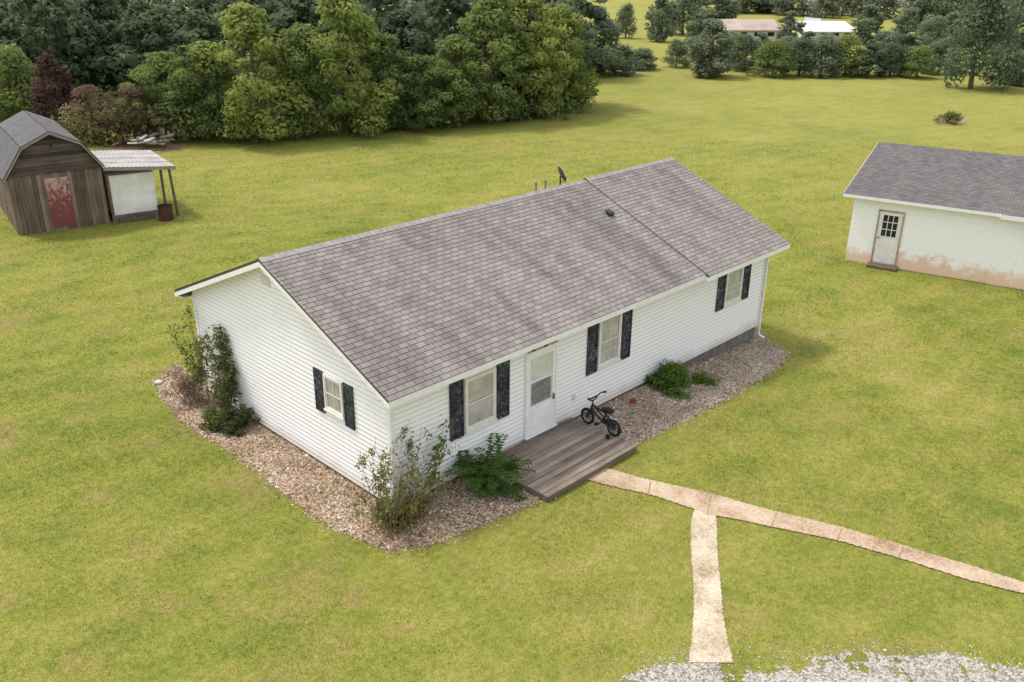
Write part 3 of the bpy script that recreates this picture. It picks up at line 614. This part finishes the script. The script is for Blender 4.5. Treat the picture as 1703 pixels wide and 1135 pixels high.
r1=rect(fr,(772,632),(823,611),(774,716),(825,697)); window(house,FP,*r1,1,1)
r2=rect(fr,(995,531),(1033,518),(996,610),(1031,597)); window(house,FP,*r2,2,2)
r3=rect(fr,(1208,448),(1236,439),(1206,507),(1232,497)); window(house,FP,*r3,2,2)
r4=rect(gr,(538,622),(569,637),(542,681),(572,693)); window(house,GP,*r4,2,1,.045)
for r,f in ((r1,FP),(r2,FP),(r3,FP)):
    for (a,b) in ((r[0]-.40,r[0]-.04),(r[1]+.04,r[1]+.40)): shutter(house,f,a,b,r[2]-.07,r[3]+.05)
for (a,b) in ((r4[0]-.34,r4[0]-.04),(r4[1]+.04,r4[1]+.34)): shutter(house,GP,a,b,r4[2]-.14,r4[3]+.03)
m=MB(); vy=gr(441,468); wbox(m,GP,vy[0]-.16,vy[0]+.16,vy[1]-.1,vy[1]+.1,.01,.035)
for i in range(5): wbox(m,GP,vy[0]-.13,vy[0]+.13,vy[1]-.08+i*.035,vy[1]-.065+i*.035,.035,.045)
m.build('gable_vent',MT['winframe'],house)
# door
dr=rect(fr,(876,592),(922,577),(876,735),(922,714)); d0,d1_,db,dt=dr; db=.20
m=MB(); wbox(m,FP,d0-.06,d0,db-.02,dt+.07,.004,.06);wbox(m,FP,d1_,d1_+.06,db-.02,dt+.07,.004,.06);wbox(m,FP,d0,d1_,dt,dt+.07,.004,.06); wbox(m,FP,d0-.06,d1_+.06,db-.06,db-.021,.004,.10)
dframe=m.build('door_frame',MT['white'],house)
m=MB(); s=.09; gl0=db+.66
wbox(m,FP,d0+.005,d0+s,db,dt-.005,.02,.05);wbox(m,FP,d1_-s,d1_-.005,db,dt-.005,.02,.05);wbox(m,FP,d0+s,d1_-s,dt-.10,dt-.005,.02,.05);wbox(m,FP,d0+s,d1_-s,db,gl0,.02,.048)
wbox(m,FP,d0+s+.06,d1_-s-.06,db+.12,gl0-.10,.048,.054); wbox(m,FP,d0+s,d1_-s,gl0+.60,gl0+.63,.03,.05)
door=m.build('door',MT['white'],house)
pane(FP,d0+s,d1_-s,gl0,dt-.10,.036,door)
m=MB(); wbox(m,FP,d0+s,d1_-s,gl0,dt-.10,.0215,.0225); m.build('inner_door_panel',MT['offwhite'],door)
m=MB(); wbox(m,FP,d0+s+.06,d1_-s-.03,gl0+.04,gl0+.56,.0226,.0232); m.build('inner_window',MT['greywin'],door)
m=MB(); wbox(m,FP,d1_-.075,d1_-.045,gl0-.02,gl0+.13,.05,.058); m.tube([FP(d1_-.06,gl0+.01,.058),FP(d1_-.06,gl0+.01,.09),FP(d1_-.06,gl0+.10,.09),FP(d1_-.06,gl0+.10,.058)],.008,6); m.build('handle',MT['dark'],door)
m=MB(); wbox(m,FP,d0+.02,d1_+.05,dt+.072,dt+.135,.02,.045); m.build('bare_strip',MT['bare'],house)
for k in range(2):
    m=MB(); wbox(m,FP,d0+.12+k*.38,d0+.22+k*.38,dt+.085,dt+.12,.045,.06); m.build('fixture',MT['dark'],house)
m=MB(); q=fr(953,705); wbox(m,FP,q[0]-.04,q[0]+.04,.55,.68,.02,.05); m.build('outlet_box',MT['offwhite'],house)
# ------------------------------------------------------------------ deck
DZ=.155; DY=1.90
deck=thing('wooden_deck','low weathered grey-brown wooden deck at the front door of the white house','deck',(2.28,-DY-.04,0))
m=MB(); n=13
for i in range(n):
    y=.01+i*(DY-.04)/n; m.box(random.uniform(-.03,.01),2.88+random.uniform(-.03,.02),y,y+(DY-.04)/n-.012,DZ-.035,DZ+random.uniform(-.005,.005))
m.build('deck_boards',MT['deck'],deck)
for (x0,x1,y0,y1) in ((.02,2.84,.005,.035),(.0,.035,.04,DY-.05),(2.83,2.865,.04,DY-.05)):
    m=MB(); m.box(x0,x1,y0,y1,.015,DZ-.037); m.build('rim_board',MT['deckside'],deck)
for (x,y) in ((.05,.06),(2.7,.06),(.05,1.7),(2.7,1.7)):
    m=MB(); m.box(x,x+.09,y,y+.09,-.15,DZ-.037); m.build('post',MT['deckside'],deck)
# ------------------------------------------------------------------ bicycle
def bicycle():
    A=Vector(onplane(974,702,(0,0,DZ),(0,0,1)));B=Vector(onplane(1027,727,(0,0,DZ),(0,0,1))); d=(A-B); wb=.78; ang=math.atan2(d.y,d.x); mid=(A+B)/2
    t=thing('bicycle',"small black child's bicycle with training wheels standing on the wooden deck",'bicycle',(mid.x-.04,mid.y,DZ+.003),ang)
    R=.20
    for x in (-wb/2,wb/2):
        m=MB()
        for k in range(10):
            a=2*math.pi*k/10; m.tube([(x,0,R+.0),(x+math.cos(a)*(R-.045),.0,R+math.sin(a)*(R-.045))],.006,4)
        m.tube([(x,-.045,R),(x,.045,R)],.028,8); w=m.build('wheel',MT['dark'],t)
        m=MB(); m.torus((x,0,R),(0,1,0),R-.034,.034); m.build('tyre',MT['black'],w,True)
        m=MB(); m.torus((x,0,R),(0,1,0),R-.065,.013); m.build('rim',MT['steel'],w,True)
    r,f=-wb/2,wb/2; bb=(-.06,0,.22); st=(-.15,0,.47); hd=(.26,0,.53); hb=(.29,0,.42)
    m=MB(); 
    m.tube([bb,st],.024);m.tube([st,hd],.027);m.tube([bb,hb],.030);m.tube([hd,hb],.030);m.tube([(-.1,0,.34),(.2,0,.50)],.02)
    for s in (-.05,.05): m.tube([(bb[0],s*.5,bb[2]),(r,s,R)],.015);m.tube([(st[0],s*.4,st[2]-.04),(r,s,R)],.014)
    m.build('frame',MT['dark'],t)
    m=MB(); 
    for s in (-.05,.05): m.tube([(hb[0]+.005,s,hb[2]-.01),(f,s,R)],.016)
    m.tube([(hb[0],-.055,hb[2]),(hb[0],.055,hb[2])],.018); m.build('fork',MT['dark'],t)
    m=MB(); m.tube([hd,(.25,0,.63)],.018); m.tube([(.16,-.27,.80),(.22,-.2,.78),(.25,-.07,.65),(.25,.07,.65),(.22,.2,.78),(.16,.27,.80)],.015); m.tube([(.24,-.13,.72),(.24,.13,.72)],.022); hbm=m.build('handlebar',MT['dark'],t,True)
    for s in (-1,1):
        m=MB(); m.tube([(.19,s*.235,.79),(.12,s*.295,.81)],.024); m.build('grip',MT['black'],hbm,True)
    m=MB(); m.tube([(-.31,0,.56),(-.24,0,.575),(-.13,0,.56),(-.02,0,.555)],[.06,.08,.055,.028],10); m.tube([st,(-.17,0,.55)],.016); m.build('saddle',MT['black'],t,True)
    for s in (-1,1):
        m=MB(); m.torus((r,s*.20,.062),(0,1,0),.045,.020,18,6); m.tube([(r,s*.17,.062),(r,s*.23,.062)],.034,10); m.tube([(r,s*.03,R),(r,s*.13,R-.02),(r,s*.17,.062)],.011,5); m.build('training_wheel',MT['black'],t)
        m=MB(); m.tube([(bb[0],0,bb[2]),(bb[0]+s*.09,s*.06,bb[2]-s*.05)],.012,5); m.box(bb[0]+s*.09-.045,bb[0]+s*.09+.045,min(s*.06,s*.15),max(s*.06,s*.15),bb[2]-s*.05-.016,bb[2]-s*.05+.016); m.build('pedal',MT['black'],t)
    m=MB(); m.obox((r,-.065,.18),(.36,0,0),(0,.014,0),(0,0,.09)); m.torus((bb[0],-.06,bb[2]),(0,1,0),.06,.014,16,5); m.build('chain_guard',MT['dark'],t)
bicycle()
g0=gp(1053,670); t=thing('toy','small red toy lying on the stones beside the house wall','toy',(g0.x,g0.y,g0.z+.02),.6)
m=MB(); m.box(-.09,.09,-.045,.045,.02,.06); m.obox((-.05,-.04,.06),(.08,0,0),(0,.08,0),(.01,0,.04)); m.build('body',MT['red'],t,bev=.012)
for (x,y) in ((-.055,-.05),(.055,-.05),(-.055,.05),(.055,.05)):
    m=MB(); m.tube([(x,y-.01,.022),(x,y+.01,.022)],.024,10); m.build('wheel',MT['black'],t)
# ------------------------------------------------------------------ shrubs
MT['lf_rose']=m_leaf('rose_leaves',(.08,.10,.03),(.17,.195,.06),(.30,.29,.12)); MT['lf_dbush']=m_leaf('dark_bush_leaves',(.04,.06,.024),(.085,.11,.045),(.17,.19,.085))
MT['lf_pink']=m_leaf('dried_pink_leaves',(.17,.12,.085),(.34,.25,.19),(.50,.40,.32)); MT['lf_fern']=m_leaf('fern_leaves',(.045,.09,.022),(.095,.18,.042),(.18,.28,.07)); MT['lf_bright']=m_leaf('bright_bush_leaves',(.055,.11,.02),(.11,.19,.035),(.20,.29,.06)); MT['lf_yel']=m_leaf('yellowing_leaves',(.12,.10,.025),(.24,.20,.05),(.38,.31,.10))
def canes(name,label,cat,loc,n,h,spread,lsize,lpc,mat,lean=(0,0),seed=1,arch=.3,bare=.25,rad=.007,basew=.15,wild=.03):
    r=random.Random(seed); t=thing(name,label,cat,loc); m=MB();P=[];NN=[]
    for i in range(n):
        a=r.uniform(0,6.28); hh=h*r.uniform(.45,1.05); sp=spread*r.uniform(.2,1.15); b=Vector((r.uniform(-1,1)*basew,r.uniform(-1,1)*basew,-.02)); pts=[]
        for k in range(7):
            q=k/6; v=b+Vector((math.cos(a)*sp*q**1.3+lean[0]*q*hh+r.uniform(-1,1)*wild,math.sin(a)*sp*q**1.3+lean[1]*q*hh+r.uniform(-1,1)*wild,hh*(q*(1+arch)-arch*q*q)))
            wx,wy=v.x+loc[0],v.y+loc[1]
            if wx>-.06 and wy>-.06:
                if wx<wy: v.x=-.06-loc[0]
                else: v.y=-.06-loc[1]
            pts.append(v)
        m.tube(pts,[rad*(1-.75*k/6) for k in range(7)],5)
        tufts=[bare+(1-bare)*r.random() for _ in range(max(3,lpc//9))]
        for j in range(lpc):
            q=min(.999,max(bare*.5,r.choice(tufts)+r.gauss(0,.03))); k=min(5,int(q*6)); f=q*6-k; p=pts[k].lerp(pts[k+1],f); off=Vector((r.gauss(0,1),r.gauss(0,1),r.gauss(0,.8)))*lsize*1.7
            if (p+off).x+loc[0]>-.03 and (p+off).y+loc[1]>-.03: off=-off*.3
            if r.random()<.15: m.tube([p,p+off*1.6],rad*.35,4)
            P.append(p+off); NN.append(off.normalized()+Vector((r.gauss(0,.4),r.gauss(0,.4),.6)))
    m.build('stem',MT['stem'],t)
    P=np.array(P);V=leafquads(P,np.array(NN),np.full(len(P),lsize),.6); T_=np.repeat(np.clip(rs.normal(.5,.22,len(P)),0,1),4)
    npmesh('foliage',V,np.arange(len(V)).reshape(-1,4),MT[mat],T_,t); return t
def bush(name,label,cat,loc,R,h,n,size,mat,seed=1):
    r=random.Random(seed); t=thing(name,label,cat,loc);C=[];Q=[]
    for i in range(30):
        u=r.random();a=r.uniform(0,6.28);q=R*math.sqrt(1-u*u*.9)*r.uniform(.2,.9); C.append((q*math.cos(a),q*math.sin(a),h*(.12+.7*u)));Q.append(R*r.uniform(.14,.34))
    V,T_=cloud(C,Q,n,size,.9,inner=.4); V[:,2]=np.maximum(V[:,2],.005); m=MB()
    for i in range(14):
        c=Vector(C[i]); m.tube([(r.uniform(-.05,.05),r.uniform(-.05,.05),-.02),c*.5+Vector((0,0,.02)),c],[.01,.007,.003],5)
    m.build('stem',MT['stem'],t); npmesh('foliage',V,np.arange(len(V)).reshape(-1,4),MT[mat],T_,t); return t
canes('climbing_shrub','tall scraggly green shrub climbing the left wall near its far corner','shrub',(-.34,5.75,0),22,2.15,.48,.038,110,'lf_rose',(0.03,.14),3,basew=.2,wild=.05)
canes('dried_shrub','pinkish tan dried shrub at the far left corner of the house','shrub',(-.6,7.0,0),24,.95,.5,.030,70,'lf_pink',(-.05,0),5,basew=.25,wild=.05)
canes('tall_sprig','leafy green sprig against the far left corner of the house','shrub',(-.32,6.75,0),12,2.25,.42,.038,70,'lf_rose',(-.05,.08),15)
bush('low_shrub','small reddish green shrub between the tall scraggly shrub and the dark one','shrub',(-.80,5.45,0),.38,.5,2200,.028,'lf_rose',6)
g1=gp(398,712); bush('dark_shrub','rounded dark green shrub on the stones along the left wall','shrub',(min(g1.x,-.42),g1.y,0),.50,.55,3600,.028,'lf_dbush',7)
canes('rose_bush','large leggy rose bush with bare canes at the near corner of the house','shrub',(-.42,-.45,0),40,1.8,1.0,.036,36,'lf_rose',(0,0),8,basew=.3,bare=.2,rad=.009,wild=.06)
g2=gp(665,862); canes('yellow_shrub','yellowing low shrub at the foot of the leggy rose bush','shrub',(g2.x,g2.y,0),34,.5,.65,.03,60,'lf_yel',(0,0),9,basew=.35,bare=.05)
canes('tall_sapling','tall leaning cane reaching up to the black shutter by the near corner','plant',(.55,-.30,0),4,2.0,.14,.045,50,'lf_bright',(.42,.0),10,basew=.05,rad=.012)
canes('sparse_rose','thin sparse cane plant on the front wall left of the fern','plant',(.25,-.40,0),16,1.55,.8,.034,28,'lf_rose',(.1,-.05),11,rad=.008,wild=.06)
def fern(loc,n=46,Ln=.95,seed=4):
    r=random.Random(seed); t=thing('fern_plant','green fern-like plant with broad feathery fronds left of the deck','plant',loc); m=MB();V=[];T_=[]
    for i in range(n):
        a=2*math.pi*i/n*3+r.uniform(-.4,.4); l=Ln*r.uniform(.4,1.05); el=r.uniform(.2,1.35); d=Vector((math.cos(a),math.sin(a),0)); b=Vector((r.uniform(-.3,.3),r.uniform(-.25,.25),r.uniform(0,.5))); pts=[]
        for k in range(9):
            q=k/8; v=b+d*(l*q*math.cos(el*(1-q*.8)))+Vector((0,0,l*(math.sin(el)*q-.50*q*q))); v.y=min(v.y,-.08-loc[1]); v.z=max(v.z,.03); pts.append(v)
        m.tube(pts,[.008*(1-.8*k/8) for k in range(9)],5); sd=d.cross(Vector((0,0,1))); ti=r.random()
        for k in range(1,13):
            q=k/13*8; kk=min(7,int(q)); p=pts[kk].lerp(pts[kk+1],q-kk); fw=(pts[kk+1]-pts[kk]); fw=fw.normalized() if fw.length>1e-5 else d; ll=.19*math.sin(math.pi*(.16+.78*k/13))**.6*r.uniform(.85,1.1)
            for s in (-1,1):
                e=(sd*s+fw*.45+Vector((0,0,-.12+r.uniform(-.2,.2)))).normalized(); w=fw*.036
                V+= [p,p+e*ll*.45+w,p+e*ll,p+e*ll*.45-w]; T_+=[.3+.4*ti+r.uniform(-.2,.3)]*4
    m.build('stem',MT['stem'],t); V=np.array([tuple(v) for v in V]); npmesh('frond',V,np.arange(len(V)).reshape(-1,4),MT['lf_fern'],np.clip(T_,0,1),t)
gf=gp(808,812); fern((gf.x,gf.y,0))
g3=gp(1112,640); bush('green_bush','low bright green bush against the front wall between the last two windows','shrub',(g3.x,g3.y,g3.z),.72,.55,5200,.034,'lf_bright',12)
g4=gp(1170,636); bush('weed_clump','sparse low weeds in the stones just right of the bright green bush','weeds',(g4.x,g4.y,g4.z),.55,.22,1100,.028,'lf_bright',13)
g4=gp(1130,658); bush('weed_clump','small weed tuft in the stones just below the bright green bush','weeds',(g4.x,g4.y,g4.z),.42,.16,600,.028,'lf_bright',14)
g5=gp(1578,206); bush('field_plant','small lone plant in a dirt ring out on the lawn at right','plant',(g5.x,g5.y,g5.z),1.0,.75,900,.075,'lf_rose',15)
g6=gp(265,638); o=stones('rock',np.array([g6.x]),np.array([g6.y]),.13,.14,MT['rock'],'x','rock'); del o['kind']
tag(o,'single pale rock on the grass at the far left end of the stone bed','rock')
# ------------------------------------------------------------------ GARAGE (right)
A=gp(1405,433)
gdir=FV*(-.515)+RV*.857; ga_=math.atan2(gdir[1],gdir[0]); zg=A.z
garage=thing('block_garage','white painted block garage with a dark grey shingle roof at the right edge','garage',(A.x,A.y,zg),ga_)
ex=Vector((math.cos(ga_),math.sin(ga_),0)); ey=Vector((-ex.y,ex.x,0)); A0=Vector((A.x,A.y,zg))
def gl(px,py,off=0):
    p=Vector(onplane(px,py,A0+ey*off,ey)); q=p-A0; return q.dot(ex),q.z
xs_=gl(1641,467)[0]; GW=10.5; ez=gl(1403,322,-.3)[1]; gx0=gl(1403,320,-.3)[0]
GD=min((abs(gl(1475,238,h/2)[0]-gx0),h) for h in [5+.1*i for i in range(55)])[1]
rz=gl(1475,238,GD/2)[1]; gs_=(rz-ez)/(GD/2+.3); print('GARAGE depth',GD,'ridge',rz,'eave',ez,'x0',gx0)
ul=ez+.3*gs_-.08
m=MB(); m.box(0,xs_,0,GD,-.3,ul-.03); m.box(xs_,GW,-.05,GD+.05,-.3,ul-.04)
for x in (0.0,GW-.2): m.obox((x,0,ul-.05),(.2,0,0),(0,GD/2,GD/2*gs_),(0,0,.03)); m.face([(x,0,ul-.05),(x,GD,ul-.05),(x,GD/2,ul+GD/2*gs_-.03)])
m.build('wall',MT['block'],garage)
def groof(x0,x1,fo,dz,nm):
    m=MB(); zl=ez-(fo-.3)*gs_+dz; 
    for (yl,sg) in ((-fo,1),(GD+fo,-1)):
        slope(m,x0,x1,yl,zl,GD/2,rz+dz,sg); slab(m,x0+.01,x1-.01,yl+sg*.01,zl-.001,GD/2,rz+dz-.001,.06)
    m.hasuv=True; return m.build(nm,MT['shingle2'],garage),zl
gro,gz=groof(gx0,xs_+.0,.3,0,'roof'); gro2,gz2=groof(xs_,GW+.3,.42,.03,'roof_extension')
m=MB(); m.box(gx0+.01,xs_-.001,-.315,-.30,gz-.11,gz-.004); m.box(xs_-.02,GW+.3,-.445,-.43,gz2-.15,gz2-.004); m.box(xs_-.02,xs_+.01,-.43,-.05,gz2-.15,gz2-.01); m.obox((gx0-.012,-.3,gz-.1),(.012,0,0),(0,GD/2+.3,rz-gz),(0,0,.1)); m.box(gx0+.02,GW,-.29,-.005,gz-.10,gz-.09)
m.build('fascia',MT['white'],garage)
q=[gl(1463,351),gl(1502,356),gl(1452,437),gl(1488,442)]; x0,x1=(q[0][0]+q[2][0])/2,(q[1][0]+q[3][0])/2; zt=(q[0][1]+q[1][1])/2; zb_=.14
m=MB(); P=FP; wbox(m,P,x0-.06,x0,zb_-.05,zt+.06,.002,.03);wbox(m,P,x1,x1+.06,zb_-.05,zt+.06,.002,.03);wbox(m,P,x0,x1,zt,zt+.06,.002,.03); m.build('door_frame',MT['bare'],garage)
m=MB(); wbox(m,P,x0,x1,zb_,zt,.003,.012); wz=zb_+(zt-zb_)*.52
for c in (0,1): wbox(m,P,x0+.10+c*(x1-x0-.1)/2,x0+.02+(c+1)*(x1-x0-.1)/2,zb_+.15,wz-.14,.012,.02)
gd=m.build('door',MT['offwhite'],garage)
wa,wb_,w1=x0+.12,x1-.12,zt-.10
m=MB(); wbox(m,P,wa,wb_,wz,w1,.013,.015); m.build('pane',MT['darkopen'],gd)
m=MB()
for i in range(4):
    x=wa+(wb_-wa)*i/3; wbox(m,P,x-.012,x+.012,wz,w1,.0155,.026); z=wz+(w1-wz)*i/3; wbox(m,P,wa-.012,wb_+.012,z-.012,z+.012,.0155,.0255)
m.build('muntin',MT['offwhite'],gd)
m=MB(); m.tube([P(x0+.07,1.05,.012),P(x0+.07,1.05,.06)],[.015,.03],8); m.build('handle',MT['dark'],gd)
m=MB(); m.box(x0-.1,x1+.15,-.45,-.03,-.1,.10); m.build('step',MT['post'],garage)
# ------------------------------------------------------------------ BARN (left)
A=gp(33,392);B=gp(183,371); d=B-A; ba=math.atan2(d.y,d.x); BW=d.length; BD=5.2
barn=thing('gambrel_barn','small weathered wooden barn with a gambrel roof and a peeling red door','barn',(A.x,A.y,0),ba); A0b=Vector((A.x,A.y,0)); bx=Vector((math.cos(ba),math.sin(ba),0)); by=Vector((-bx.y,bx.x,0))
def bl(px,py,off=0):
    p=Vector(onplane(px,py,A0b+by*off,by)); q=p-A0b; return q.dot(bx),q.z
zE,zB,zA=2.15,3.25,3.72; bo=.16; hb_=.62*BW/2
prof=[(-bo,zE),(BW/2-hb_,zB),(BW/2,zA),(BW/2+hb_,zB),(BW+bo,zE)]
m=MB(); n=int(BW/.15)
for i in range(n):
    x0,x1=i*BW/n,(i+1)*BW/n; m.box(x0+.004,x1-.006,-.025+random.uniform(-.006,.006),0,-.05+random.uniform(0,.06),2.22+random.uniform(-.03,.03))
nb=int(BD/.15)
for i in range(nb):
    y0,y1=i*BD/nb,(i+1)*BD/nb
    for X_ in (-.0,BW): m.box(X_-.02+random.uniform(-.005,.005),X_+.005,y0+.004,y1-.006,-.05+random.uniform(0,.05),2.24)
m.box(.0,BW,BD-.03,BD,-.05,2.4); bw=m.build('wall',MT['barnv'],barn)
m=MB(); m.box(.03,BW-.03,.02,BD-.04,-.1,2.2); m.build('inner_fill',MT['darkopen'],barn)  # solid near-black block filling the barn behind its boards
m=MB(); z=2.22
def half(zz):
    if zz<zB: return BW/2+bo-.06-(zz-zE)/(zB-zE)*(BW/2+bo-hb_)
    return max(.03,hb_-.04-(zz-zB)/(zA-zB)*hb_)
while z<zA-.1:
    e=min(z+.15,zA-.06); h0,h1=half(z),half(e); y=-.06-random.uniform(0,.008)
    m.face([(BW/2-h0,y-.015,z),(BW/2+h0,y-.015,z),(BW/2+h1,y,e-.008),(BW/2-h1,y,e-.008)]); m.face([(BW/2-h0,y+.03,z),(BW/2+h0,y+.03,z),(BW/2+h0,y-.015,z),(BW/2-h0,y-.015,z)]); z=e
m.face([(p[0]+(.06 if k==0 else -.06 if k==4 else 0),-.01,p[1]-.05) for k,p in enumerate(prof)]); m.build('gable_boards',MT['barnh'],barn)
m=MB(); m.face([(p[0]+(.06 if k==0 else -.06 if k==4 else 0),BD-.01,p[1]-.05) for k,p in enumerate(prof)]); m.build('rear_gable',MT['barnh'],barn)
m=MB(); 
for i in range(4):
    a,b=prof[i],prof[i+1]; L2=math.hypot(b[0]-a[0],b[1]-a[1]); nx,nz=-(b[1]-a[1])/L2*.05,(b[0]-a[0])/L2*.05; s=0
    m.obox((a[0],-.22,a[1]),(b[0]-a[0],0,b[1]-a[1]),(0,BD+.44,0),(nx,0,nz-.0))
    while s<L2-.01:
        e=min(s+CR,L2); f0,f1=s/L2,e/L2
        if i>=2: f0,f1=1-f0,1-f1
        P0=(a[0]+(b[0]-a[0])*f0+nx*1.16,a[1]+(b[1]-a[1])*f0+nz*1.16);P1=(a[0]+(b[0]-a[0])*f1+nx*1.06,a[1]+(b[1]-a[1])*f1+nz*1.06)
        m.face([(P0[0],-.24,P0[1]),(P0[0],BD+.24,P0[1]),(P1[0],BD+.24,P1[1]),(P1[0],-.24,P1[1])],[(0,s),(BD,s),(BD,e),(0,e)]); s=e
m.build('roof',MT['shingle3'],barn)
m=MB()
for i in range(4):
    a,b=prof[i],prof[i+1]; m.obox((a[0],-.245,a[1]-.07),(b[0]-a[0],0,b[1]-a[1]),(0,.022,0),(0,0,.10))
m.build('roof_trim',MT['barntrim'],barn)
q=[bl(74,298),bl(114,296),bl(88,378),bl(126,372)]; x0,x1=(q[0][0]+q[2][0])/2,(q[1][0]+q[3][0])/2; x0=max(.8,x0)
x1=x0+.92 if not .6<x1-x0<1.2 else x1
m=MB(); m.box(x0,x1,-.055,-.034,.12,2.02); bd=m.build('door',MT['reddoor'],barn)
m=MB()
for (xa_,xb_,za,zb2) in ((x0,x0+.1,.12,2.02),(x1-.1,x1,.12,2.02),(x0+.1,x1-.1,.12,.3),(x0+.1,x1-.1,.95,1.08),(x0+.1,x1-.1,1.9,2.02)): m.box(xa_,xb_,-.068,-.0555,za,zb2)
m.build('door_rails',MT['reddoor'],bd)
m=MB(); m.tube([(x1-.06,-.07,1.05),(x1-.06,-.10,1.05)],[.012,.022],8); m.build('handle',MT['rust'],bd)
m=MB(); m.tube([(BW/2,-.08,3.25),(BW/2,-.2,3.22)],[.03,.05],8); m.build('lamp',MT['dark'],barn)
lean=thing('lean_to','open lean-to shelter with a pale tin roof on the right side of the old barn','shelter',barn.location+bx*(BW+.05),ba)
LX=2.55; lz0,lz1=2.28,2.02; y0,y1=-.45,3.3
m=MB(); n=34
for i in range(n):
    xa_,xb_=-.05+(LX+.15)*i/n,-.05+(LX+.15)*(i+1)/n; za=lz0+(lz1-lz0)*i/n+.02*(i%2);zb2=lz0+(lz1-lz0)*(i+1)/n+.02*((i+1)%2)
    m.face([(xa_,y0,za),(xb_,y0,zb2),(xb_,y1,zb2),(xa_,y1,za)])
for i in range(1,4):
    y=y0+(y1-y0)*i/4; m.obox((-.05,y,lz0+.022),(LX+.15,0,lz1-lz0),(0,.04,0),(0,0,.006))
m.build('roof',MT['tin'],lean)
for yy in (y0,y1-.04):
    m=MB(); m.obox((-.04,yy,lz0-.13),(LX+.13,0,lz1-lz0),(0,.04,0),(0,0,.125)); m.build('beam',MT['barntrim'],lean)
for (x,y,lnx) in ((LX-.05,y0+.1,.12),(LX-.45,y0+.25,.0),(LX-.1,y1-.2,0),(.06,y0+.1,0)):
    m=MB(); m.obox((x-.045,y-.045,-.1),(.09,0,0),(0,.09,0),(lnx*-.9,0,lz1-.02)); m.build('post',MT['post'],lean)
lx0=BW+.05
bxp=thing('storage_box','white storage box with a stained lower edge under the tin lean-to','storage box',barn.location+bx*(lx0+.12)+by*-.05,ba)
m=MB(); m.box(0,1.72,0,2.4,.26,1.80); m.build('body',MT['boxw'],bxp,bev=.03)
m=MB(); m.box(.05,1.66,.05,2.35,.0,.255); m.build('base',MT['greyp'],bxp)
m=MB(); m.box(-.015,1.735,-.015,2.415,1.802,1.84); m.build('lid',MT['boxw'],bxp)
m=MB(); m.box(.15,1.5,-.2,-.02,.02,.2); m.tube([(.3,-.15,.2),(.9,-.2,.30),(1.4,-.15,.2)],.03,6); m.build('loose_boards',MT['post'],bxp)
gb=gp(277,366); brl=thing('rusty_barrel','dark rusty open barrel beside the outer post of the lean-to','barrel',(gb.x,gb.y,0))
m=MB(); pr=[(.0,.27),(.03,.285),(.2,.28),(.22,.295),(.24,.28),(.38,.28),(.4,.295),(.42,.28),(.56,.28),(.58,.29)]
m.tube([(0,0,z) for z,_ in pr],[r for _,r in pr],20,False); m.tube([(0,0,.57),(0,0,.02)],[.262,.262],20,False); m.face([(.26*math.cos(a),.26*math.sin(a),.3) for a in [2*math.pi*k/20 for k in range(20)]]); m.build('drum',MT['rust'],brl,True)
m=MB(); m.torus((0,0,.58),(0,0,1),.285,.014); m.build('rim',MT['rust'],brl,True)
gs=gp(240,250); sp=thing('scrap_heap','heap of pale broken boards and rubble at the foot of the brown trees','scrap heap',(gs.x,gs.y,0))
for i in range(24):
    m=MB(); a=random.uniform(0,6.28); u=Vector((math.cos(a),math.sin(a),random.uniform(-.15,.2))); v=Vector((-u.y,u.x,random.uniform(-.2,.2))); R_=random.uniform(0,1.2); b=random.uniform(0,6.28)
    m.obox((R_*1.5*math.cos(b),R_*.8*math.sin(b),random.uniform(.02,.25)),u*random.uniform(.25,.9),v*random.uniform(.08,.35),(0,0,random.uniform(.03,.10))); m.build('board',MT[random.choice(['rock','tin','offwhite','post'])],sp)
gt=gp(272,238); m=MB(); m.tube([(0,0,.05),(0,0,.6)],[.3,.3],14); t=thing('metal_tub','grey metal tub behind the scrap heap','tub',(gt.x,gt.y,0)); m.build('body',MT['steel'],t)
m=MB(); m.torus((0,0,.6),(0,0,1),.3,.03); m.build('rim',MT['steel'],t)
# ------------------------------------------------------------------ far buildings
def farhouse(px0,px1,base,eave,ridge,label,rm,wm,dep=6,name='farmhouse',wins=4):
    a=gp(px0,base);b=gp(px1,base); d=b-a; an=math.atan2(d.y,d.x); L=d.length; dist=math.hypot(a.x-CX,a.y-CY)
    def zz(py,ex=0): r=ray(px0,py); return CZ+(dist+ex)/math.hypot(r[0],r[1])*r[2]
    ze,zr=zz(eave),zz(ridge,dep/2); zr=max(zr,ze+.5)
    t=thing(name,label,'building',(a.x,a.y,a.z),an); m=MB(); h=ze-a.z; m.box(0,L,0,dep,-.2,h); 
    for X_ in (0.,L): m.face([(X_,0,h),(X_,dep,h),(X_,dep/2,zr-a.z-.1)])
    m.build('wall',wm,t)
    m=MB()
    for sg,yl in ((1,-.4),(-1,dep+.4)): m.obox((-.4,yl,h-.05),(L+.8,0,0),(0,dep/2+.4 if sg>0 else -(dep/2+.4),zr-a.z-h+.05),(0,0,.12))
    m.build('roof',rm,t)
    for i in range(wins):
        x=L*(i+.5)/wins; m=MB(); m.box(x-.45,x+.45,-.03,.0,h*.35,h*.8); m.build('window',MT['darkopen'],t)
farhouse(1204,1292,66,51,34,'long low white farm building with a brown roof behind the far hedge',MT['farbrown'],MT['farwall'])
farhouse(1340,1418,64,53,37,'low building with a bright white roof behind the far hedge',MT['farroof'],MT['farwall'],8)
farhouse(1478,1522,16,8,-2,'small brown-roofed building far off at the top right edge',MT['farbrown'],MT['farwall'],8)
